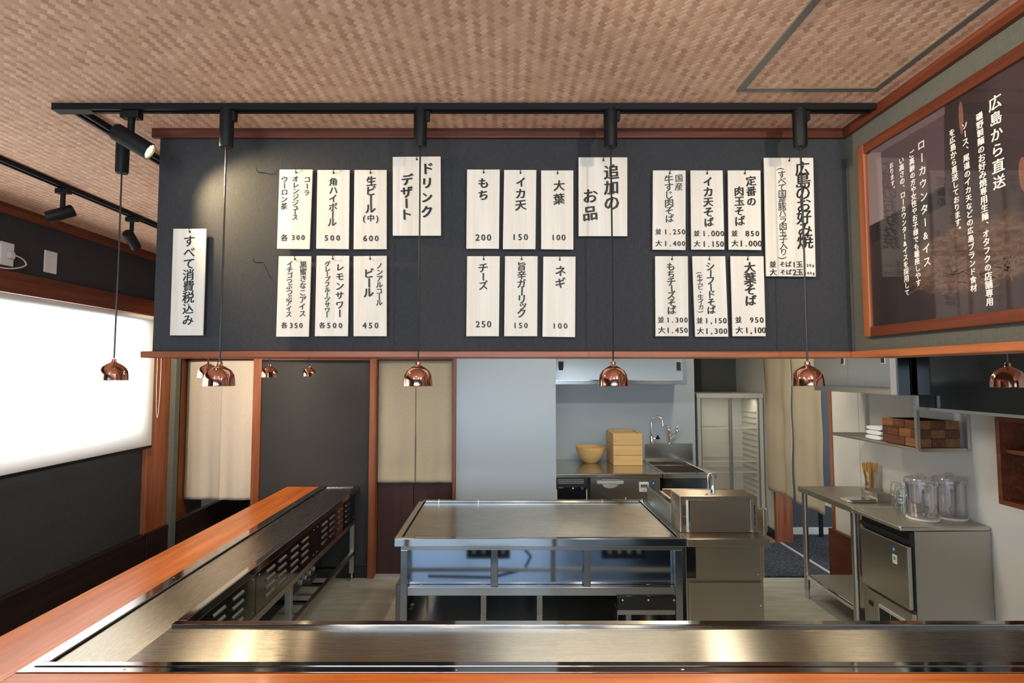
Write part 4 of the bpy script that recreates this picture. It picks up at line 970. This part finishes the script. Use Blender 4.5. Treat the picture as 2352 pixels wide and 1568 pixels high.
# unseen spots added behind the camera to brighten boards, counter and ceiling
for k, (x, y, ax, pw) in enumerate(((-1.2, -.3, (.1, 1, -.05), 22), (.2, -.3, (0, 1, -.06), 13), (1.0, -.3, (-.05, 1, -.05), 66), (-.4, .4, (0, .2, -1), 42), (.9, .2, (0, .2, -1), 14))):
    spot('room_fill_spot', (x, y, 2.38), ax, pw, 110, (1, .86, .66), 1.0, .04)
spot('poster_fill_spot', (-.6, .7, 2.38), (1.8, .62, -.28), 130, 52, (1, .86, .66), 1.0, .04)  # added to brighten the poster; no fixture stands here

spot('passage_fill', (-2.75, 5.3, 2.4), (0, 0, -1), 40, 120, (1, .93, .82), 1.0, .05)  # unseen light added to brighten the passage floor
jy = at(1970, 900, X=XR).y; struct(B(XR-.0015, XR, jy-.002, jy+.002, 0, ZC).build('trim_14', M['lgrey']))
# ================================================================== MENU BOARDS
FY = BY-.021    # front face of the boards
def quadsign(tl, tr, br, bl_, label, cols, rows=(), hook=True, group=None):
    q = [at(*p, Y=FY) for p in (bl_, br, tr, tl)]
    cz = sum((p.z for p in q), 0)/4; cx = sum((p.x for p in q), 0)/4
    s = thing('menu_board', label, 'menu board', (cx, FY, cz), group)
    MB().hexa([(p.x, FY, p.z) for p in q], (0, .006, 0)).build('wood_board', M['signwood'], s, bevel=.0008)
    lt = MB(); ex = Vector((1, 0, 0)); ez = Vector((0, 0, 1)); yy = FY-.0006
    for ci, c in enumerate(cols):
        if ci: lt.build('lettering', M['ink'], s); lt = MB()
        txt, xa, ya, xb, yb, size = c[:6]; n = len(txt); bold = c[6] if len(c) > 6 else .022
        hgt = (yb-ya)
        wts = [(.62 if ch in 'ュッ' else (.8 if ch in 'ー()' else 1.0)) for ch in txt]; tot = sum(wts); acc = 0
        for ch, wt in zip(txt, wts):
            t = (acc+wt/2)/tot; acc += wt
            c3 = at(xa+(xb-xa)*t+random.uniform(-.6, .6), ya+hgt*t, Y=yy)
            put(lt, ch, c3, ex, ez, size*1.12*yy/F, bold)
    lt.build('lettering', M['ink'], s); lt = MB()
    for (txt, cx_, cy_, sp, size) in rows:
        n = len(txt)
        for k, ch in enumerate(txt):
            c3 = at(cx_+(k-(n-1)/2)*sp, cy_, Y=yy); put(lt, ch, c3, ex, ez, size*1.22*yy/F if ch.isascii() else size*1.08*yy/F, .028, False, .06)
    if rows: lt.build('price_lettering', M['ink'], s)
    if hook:
        hx = (q[2].x+q[3].x)/2; hz = max(q[2].z, q[3].z)
        MB().tube([(hx, BY-.001, hz-.004), (hx, FY-.004, hz-.010), (hx+.001, FY-.006, hz-.006), (hx+.0015, FY-.006, hz+.003)], .0011, 6).build('hook', M['blackmetal'], s)
        MB().lathe([(.0001, 0), (.0035, 0), (.0035, .001), (.0001, .001)], (hx+.001, FY-.0012, hz-.0115), 10, (0, -1, 0)).build('hook_hole', M['ink'], s)
    return s
Q = quadsign
Q((642,389),(718,389),(711,572),(636,571), 'wooden board for cola, orange juice and oolong tea at 300, top drinks row left',
  [('コーラ',705,404,704,451,14),('オレンジジュース',679,404,677,506,14),('ウーロン茶',654,404,652,482,14.5)], [('各',653,546,0,15),('300',684.5,545,11.3,14)])
Q((729,390),(803,390),(801,572),(726,571), 'wooden board for a whisky highball at 500, top drinks row middle',
  [('角ハイボール',766,408,763,520,19)], [('500',763,546,13.5,15)])
Q((814,390),(888,390),(888,572),(812,572), 'wooden board for draft beer at 600, top drinks row right',
  [('生ビール',853,405,850,490,23,.03)], [('(中)',851.5,501,15,16),('600',852,547,13.2,15.5)])
Q((902,360),(1012,359),(1013,541),(902,541), 'large wooden heading board for drinks and desserts, crossed by a lamp cord',
  [('ドリンク',982,371,980,503,26,.04),('デザート',936,399,932,507,25,.04)])
Q((640,588),(715,588),(709,773),(634,773), 'wooden board for two ice creams at 350, bottom drinks row left',
  [('黒蜜きなこアイス',697,600,694,728,15.5),('イチゴつぶつぶアイス',666,600,663,728,13.5)], [('各',653,747,0,14),('350',680,747,11.3,14)])
Q((727,587),(802,587),(799,772),(723,772), 'wooden board for lemon and grapefruit sours at 500, bottom drinks row middle',
  [('レモンサワー',781,603,780,728,18,.03),('グレープフルーツサワー',752,600,751,728,12.5,.03)], [('各',740,747,0,14),('500',768.5,747,13.5,15)])
Q((812,588),(888,587),(888,772),(812,772), 'wooden board for alcohol-free beer at 450, bottom drinks row right',
  [('ノンアルコール',872,603,871,702,14,.03),('ビール',848,616,846,684,22,.035)], [('450',851,747,13.8,16)])
Q((1073,389),(1148,389),(1146,571),(1071,571), 'wooden board for rice cake topping at 200, upper left of the extras',
  [('もち',1110,407,1110,462,24,.035)], [('200',1110,545,13.2,17)])
Q((1158,390),(1232,390),(1230,572),(1155,572), 'wooden board for fried squid topping at 150, upper middle of the extras',
  [('イカ天',1197,406,1196,484,23,.035)], [('150',1194.5,544,13.5,16.5)])
Q((1243,391),(1317,391),(1317,573),(1243,572), 'wooden board for shiso leaf topping at 100, upper right of the extras',
  [('大葉',1284,411,1284,473,25,.03)], [('100',1282.5,545,11.8,16)])
Q((1329,361),(1441,361),(1441,542),(1329,542), 'large wooden heading board for extra items, crossed by a lamp cord',
  [('追加の',1404,378,1405,484,33,.03),('お品',1355,431,1355,510,33,.03)])
Q((1073,588),(1148,588),(1146,772),(1071,772), 'wooden board for cheese topping at 250, lower left of the extras',
  [('チーズ',1110,604,1110,667,21,.03)], [('250',1110.5,744,13,16.5)])
Q((1160,588),(1235,588),(1234,772),(1158,772), 'wooden board for spicy garlic topping at 150, lower middle of the extras',
  [('旨辛ガーリック',1198,602,1198,729,20,.03)], [('150',1195.5,747,12.5,15)])
Q((1248,589),(1322,589),(1321,774),(1246,773), 'wooden board for green onion topping at 100, lower right of the extras',
  [('ネギ',1287,609,1287,664,23,.03)], [('100',1286,748,13,14.5)])
Q((1500,391),(1575,391),(1575,574),(1499,573), 'wooden board for beef tendon noodles at 1,250 and 1,400, top noodle row left',
  [('国産',1559,400,1559,438,17,.012),('牛すじ肉そば',1536,403,1538,511,19.5,.018)], [('並',1512,532,0,14),('1.250',1549.5,532,10.2,14),('大',1513,559,0,15),('1.400',1549.5,559,10.2,14)])
Q((1586,391),(1660,391),(1664,573),(1588,573), 'wooden board for fried squid noodles at 1,000 and 1,150, top noodle row middle',
  [('イカ天そば',1626,406,1628,522,22,.035)], [('並',1600,536,0,14),('1.000',1638,536,10.4,15),('大',1601,560,0,15),('1.150',1638,560,10.2,15)])
Q((1672,391),(1747,391),(1749,574),(1674,573), 'wooden board for pork and egg noodles at 850, top noodle row right',
  [('定番の',1725,404,1726,475,22,.03),('肉玉そば',1698,428,1699,519,21.5,.03)], [('並',1687,536,0,15),('850',1728,536,11.5,15),('大',1688,559,0,16),('1.000',1724,559,10.6,16)])
Q((1755,362),(1868,362),(1874,635),(1760,634), 'tallest wooden board, heading for the Hiroshima pancakes, under a lamp cord',
  [('広島のお好み焼',1842,374,1850,568,33,.018),('(すべて国産豚バラ肉玉子入り)',1795,382,1800,598,18,.008)],
  [('並',1775,607,0,15),('そば',1804,607,14,13),('1玉',1830,607,12,15),('120g',1858,609,6.5,7.5),('大',1776,625,0,15),('そば',1805,625,14,13),('2玉',1831,625,12,15),('240g',1859,627,6.5,7.5)])
Q((1505,588),(1580,588),(1582,772),(1506,772), 'wooden board for cheese noodles at 1,300 and 1,450, bottom noodle row left',
  [('もちチーズそば',1541,604,1543,721,18.5,.03)], [('並',1518,734.5,0,14),('1.300',1555,734.5,10.2,14),('大',1520,758,0,15),('1.450',1555,758,10.2,14.5)])
Q((1590,588),(1666,588),(1673,773),(1597,773), 'wooden board for seafood noodles at 1,150 and 1,300, bottom noodle row middle',
  [('シーフードそば',1631,603,1634,721,19,.03),('(生エビ・生イカ)',1607,622,1611,720,13,.022)], [('並',1607,736,0,14),('1,150',1644,736,10.4,14.5),('大',1609,760,0,15),('1,300',1645,760,10.6,14.5)])
Q((1678,588),(1754,588),(1759,772),(1683,772), 'wooden board for shiso leaf noodles at 950 and 1,100, bottom noodle row right',
  [('大葉そば',1722,602,1724,703,25,.035)], [('並',1696,734.5,0,14),('950',1738,734.5,11.5,15),('大',1698,758,0,17),('1,100',1735,758,9.8,16)])
Q((398,525),(474,525),(466,770),(390,770), 'tall narrow wooden board about tax, alone at the left end of the menu wall',
  [('すべて消費税込み',435,541,431,748,25,.018)])
for (px, py, lab) in ((605, 398, 'empty black wire hook beside the top drinks row'), (598, 603, 'empty black wire hook beside the bottom drinks row')):
    q = at(px, py, Y=BY)
    tag(MB().tube([(q.x+.01, BY-.001, q.z), (q.x-.006, BY-.020, q.z-.004), (q.x-.012, BY-.026, q.z), (q.x-.013, BY-.027, q.z+.010)], .0013, 6).build('wire_hook', M['blackmetal']), lab, 'hook')

# ================================================================== POSTER
PX = BXR-.012
po = thing('framed_poster', 'large framed dark poster of noodles with white vertical writing', 'poster', (BXR, 1.3, 2.1))
pz0 = at(1991, 774, X=BXR-.02).z; pz1 = at(1969, 341, X=BXR-.02).z; pya = at(1980, 600, X=BXR-.02).y; pyb = pya-1.0
fw = .032
B(BXR-.024, BXR, pya-fw, pya, pz0, pz1).build('frame_side', M['redwood_z'], po, bevel=.003); B(BXR-.024, BXR, pyb, pyb+fw, pz0, pz1).build('frame_side', M['redwood_z'], po, bevel=.003)
B(BXR-.024, BXR, pyb+fw, pya-fw, pz0, pz0+fw).build('frame_bar', M['redwood_y'], po, bevel=.003); B(BXR-.024, BXR, pyb+fw, pya-fw, pz1-fw, pz1).build('frame_bar', M['redwood_y'], po, bevel=.003)
def poster_mat():
    a = NT('poster_print'); g = a.geo(); sp = a.node('ShaderNodeSeparateXYZ', {0: g}); y = sp.outputs[1]; z = sp.outputs[2]
    nz = a.noise(g, 22, 4, .6); q = at(2235, 585, X=PX)
    dy = a.math('DIVIDE', a.math('SUBTRACT', y, q.y), .235); dz = a.math('DIVIDE', a.math('SUBTRACT', z, q.z), .095)
    d = a.math('SQRT', a.math('ADD', a.math('POWER', dy, 2.0), a.math('POWER', dz, 2.0)))
    d = a.math('ADD', d, a.math('MULTIPLY', a.math('SUBTRACT', nz, .5), .55))
    msk = a.node('ShaderNodeMapRange', {0: d, 1: .82, 2: 1.02, 3: 1.0, 4: 0.0}).outputs[0]
    cake = a.ramp(a.noise(a.map(g, (1, 1, 3)), 30, 5, .7), [(.35, (.045, .024, .018)), (.55, (.11, .062, .046)), (.72, (.18, .11, .08))])
    bg = a.ramp(a.noise(a.map(g, (1, 2.5, .4)), 3, 2), [(.35, (.020, .012, .014)), (.65, (.045, .026, .030))])
    a.set(a.p, 'Base Color', a.mix(msk, bg, cake)); a.set(a.p, 'Roughness', .6); return a.m
M['poster'] = poster_mat(); M['noodle'] = plain('noodle_print', (.15, .09, .06), .6); M['skin'] = plain('finger_print', (.20, .085, .06), .6)
B(PX, BXR-.0005, pyb+fw, pya-fw, pz0+fw, pz1-fw).build('print', M['poster'], po)
for (pp, cc, nm) in ((((2024,340),(2168,248),(2170,425),(2030,502)), (.075, .048, .058), 'mauve_area'), (((1993,522),(2170,430),(2172,470),(1996,562)), (.006, .005, .006), 'dark_band'),
                 (((1988,358),(2023,336),(2030,502),(1993,521)), (.21, .155, .16), 'pale_strip'), (((1988,350),(2170,242),(2170,262),(2022,350)), (.13, .09, .10), 'top_strip')):
    q = [at(a, b, X=PX-.0003) for a, b in pp]
    MB().hexa([(PX-.00035-(.00004 if nm == 'top_strip' else 0), p.y, p.z) for p in q], (.0002, 0, 0)).build(nm, plain('poster_'+nm, cc, .6), po)
m = MB(); rnd = random.Random(3)
for k in range(60):
    px = rnd.uniform(2090, 2340); py = 640+rnd.uniform(-25, 22)-(px-2090)*.12
    c = at(px, py, X=PX-.0004); a = rnd.uniform(0, 6.28); pts = []
    for i in range(9):
        pts.append((PX-.0004, c.y, c.z)); a += rnd.uniform(-.9, .9); c = c+Vector((0, math.cos(a)*.010, math.sin(a)*.006))
    for i in range(8):
        p, r_ = Vector(pts[i]), Vector(pts[i+1]); t = (r_-p).normalized(); nrm = Vector((0, -t.z, t.y))*.0012
        m.add([p-nrm, p+nrm, r_+nrm, r_-nrm], [(0, 1, 2, 3)])
m.build('noodle_strands', M['noodle'], po)['kind'] = 'stuff'
for (px, py, hh_, ww) in ((2207, 262, .055, .007), (2349, 390, .05, .010)):
    c = at(px, py, X=PX-.0006)
    MB().prism([(c.y+ww*math.cos(a), c.z+hh_*math.sin(a)*(1 if math.sin(a) < 0 else .6)) for a in [i*PI/10 for i in range(20)]], PX-.0006, PX-.0003, 'x').build('finger_picture', M['skin'], po)
lt = MB(); ex = Vector((0, -1, 0)); ez = Vector((0, 0, 1)); TX = PX-.0012
def pcol(txt, xa, ya, xb, yb, size, bold=.03):
    n = len(txt)
    a3, b3 = at(xa, ya, X=TX), at(xb, yb, X=TX)
    for k, ch in enumerate(txt):
        t = (k+.5)/n; c = a3.lerp(b3, t)
        if ch == '　': continue
        put(lt, ch, c, ex, ez, abs(a3.z-b3.z)/n*size, bold, True, .05)
pcol('広島から直送', 2284, 218, 2296, 436, .92, .02)
pcol('磯野製麺のお好み焼専用生麺、オタフクの店舗専用', 2249, 258, 2274, 703, .98)
pcol('ソース、尾道のイカ天などの広島ブランド食材', 2215, 280, 2237, 671, .95)
pcol('を広島から直送しております。', 2186, 296, 2202, 537, .98)
pcol('ローカウンター&イス', 2115, 318, 2130, 616, .78, .02)
pcol('ご高齢の方や女性やお子様でも着座しやす', 2093, 346, 2110, 658, 1.0)
pcol('い高さの、ローカウンター&イスを採用して', 2070, 361, 2084, 680, .98)
pcol('おります。', 2047, 373, 2052, 441, .98)
lt.build('lettering', M['white_ink'], po)
B(PX-.0045, PX-.0025, pyb+fw, pya-fw, pz0+fw, pz1-fw).build('glass_sheet', M['pane'], po)

bpy.data.objects.remove(_go)
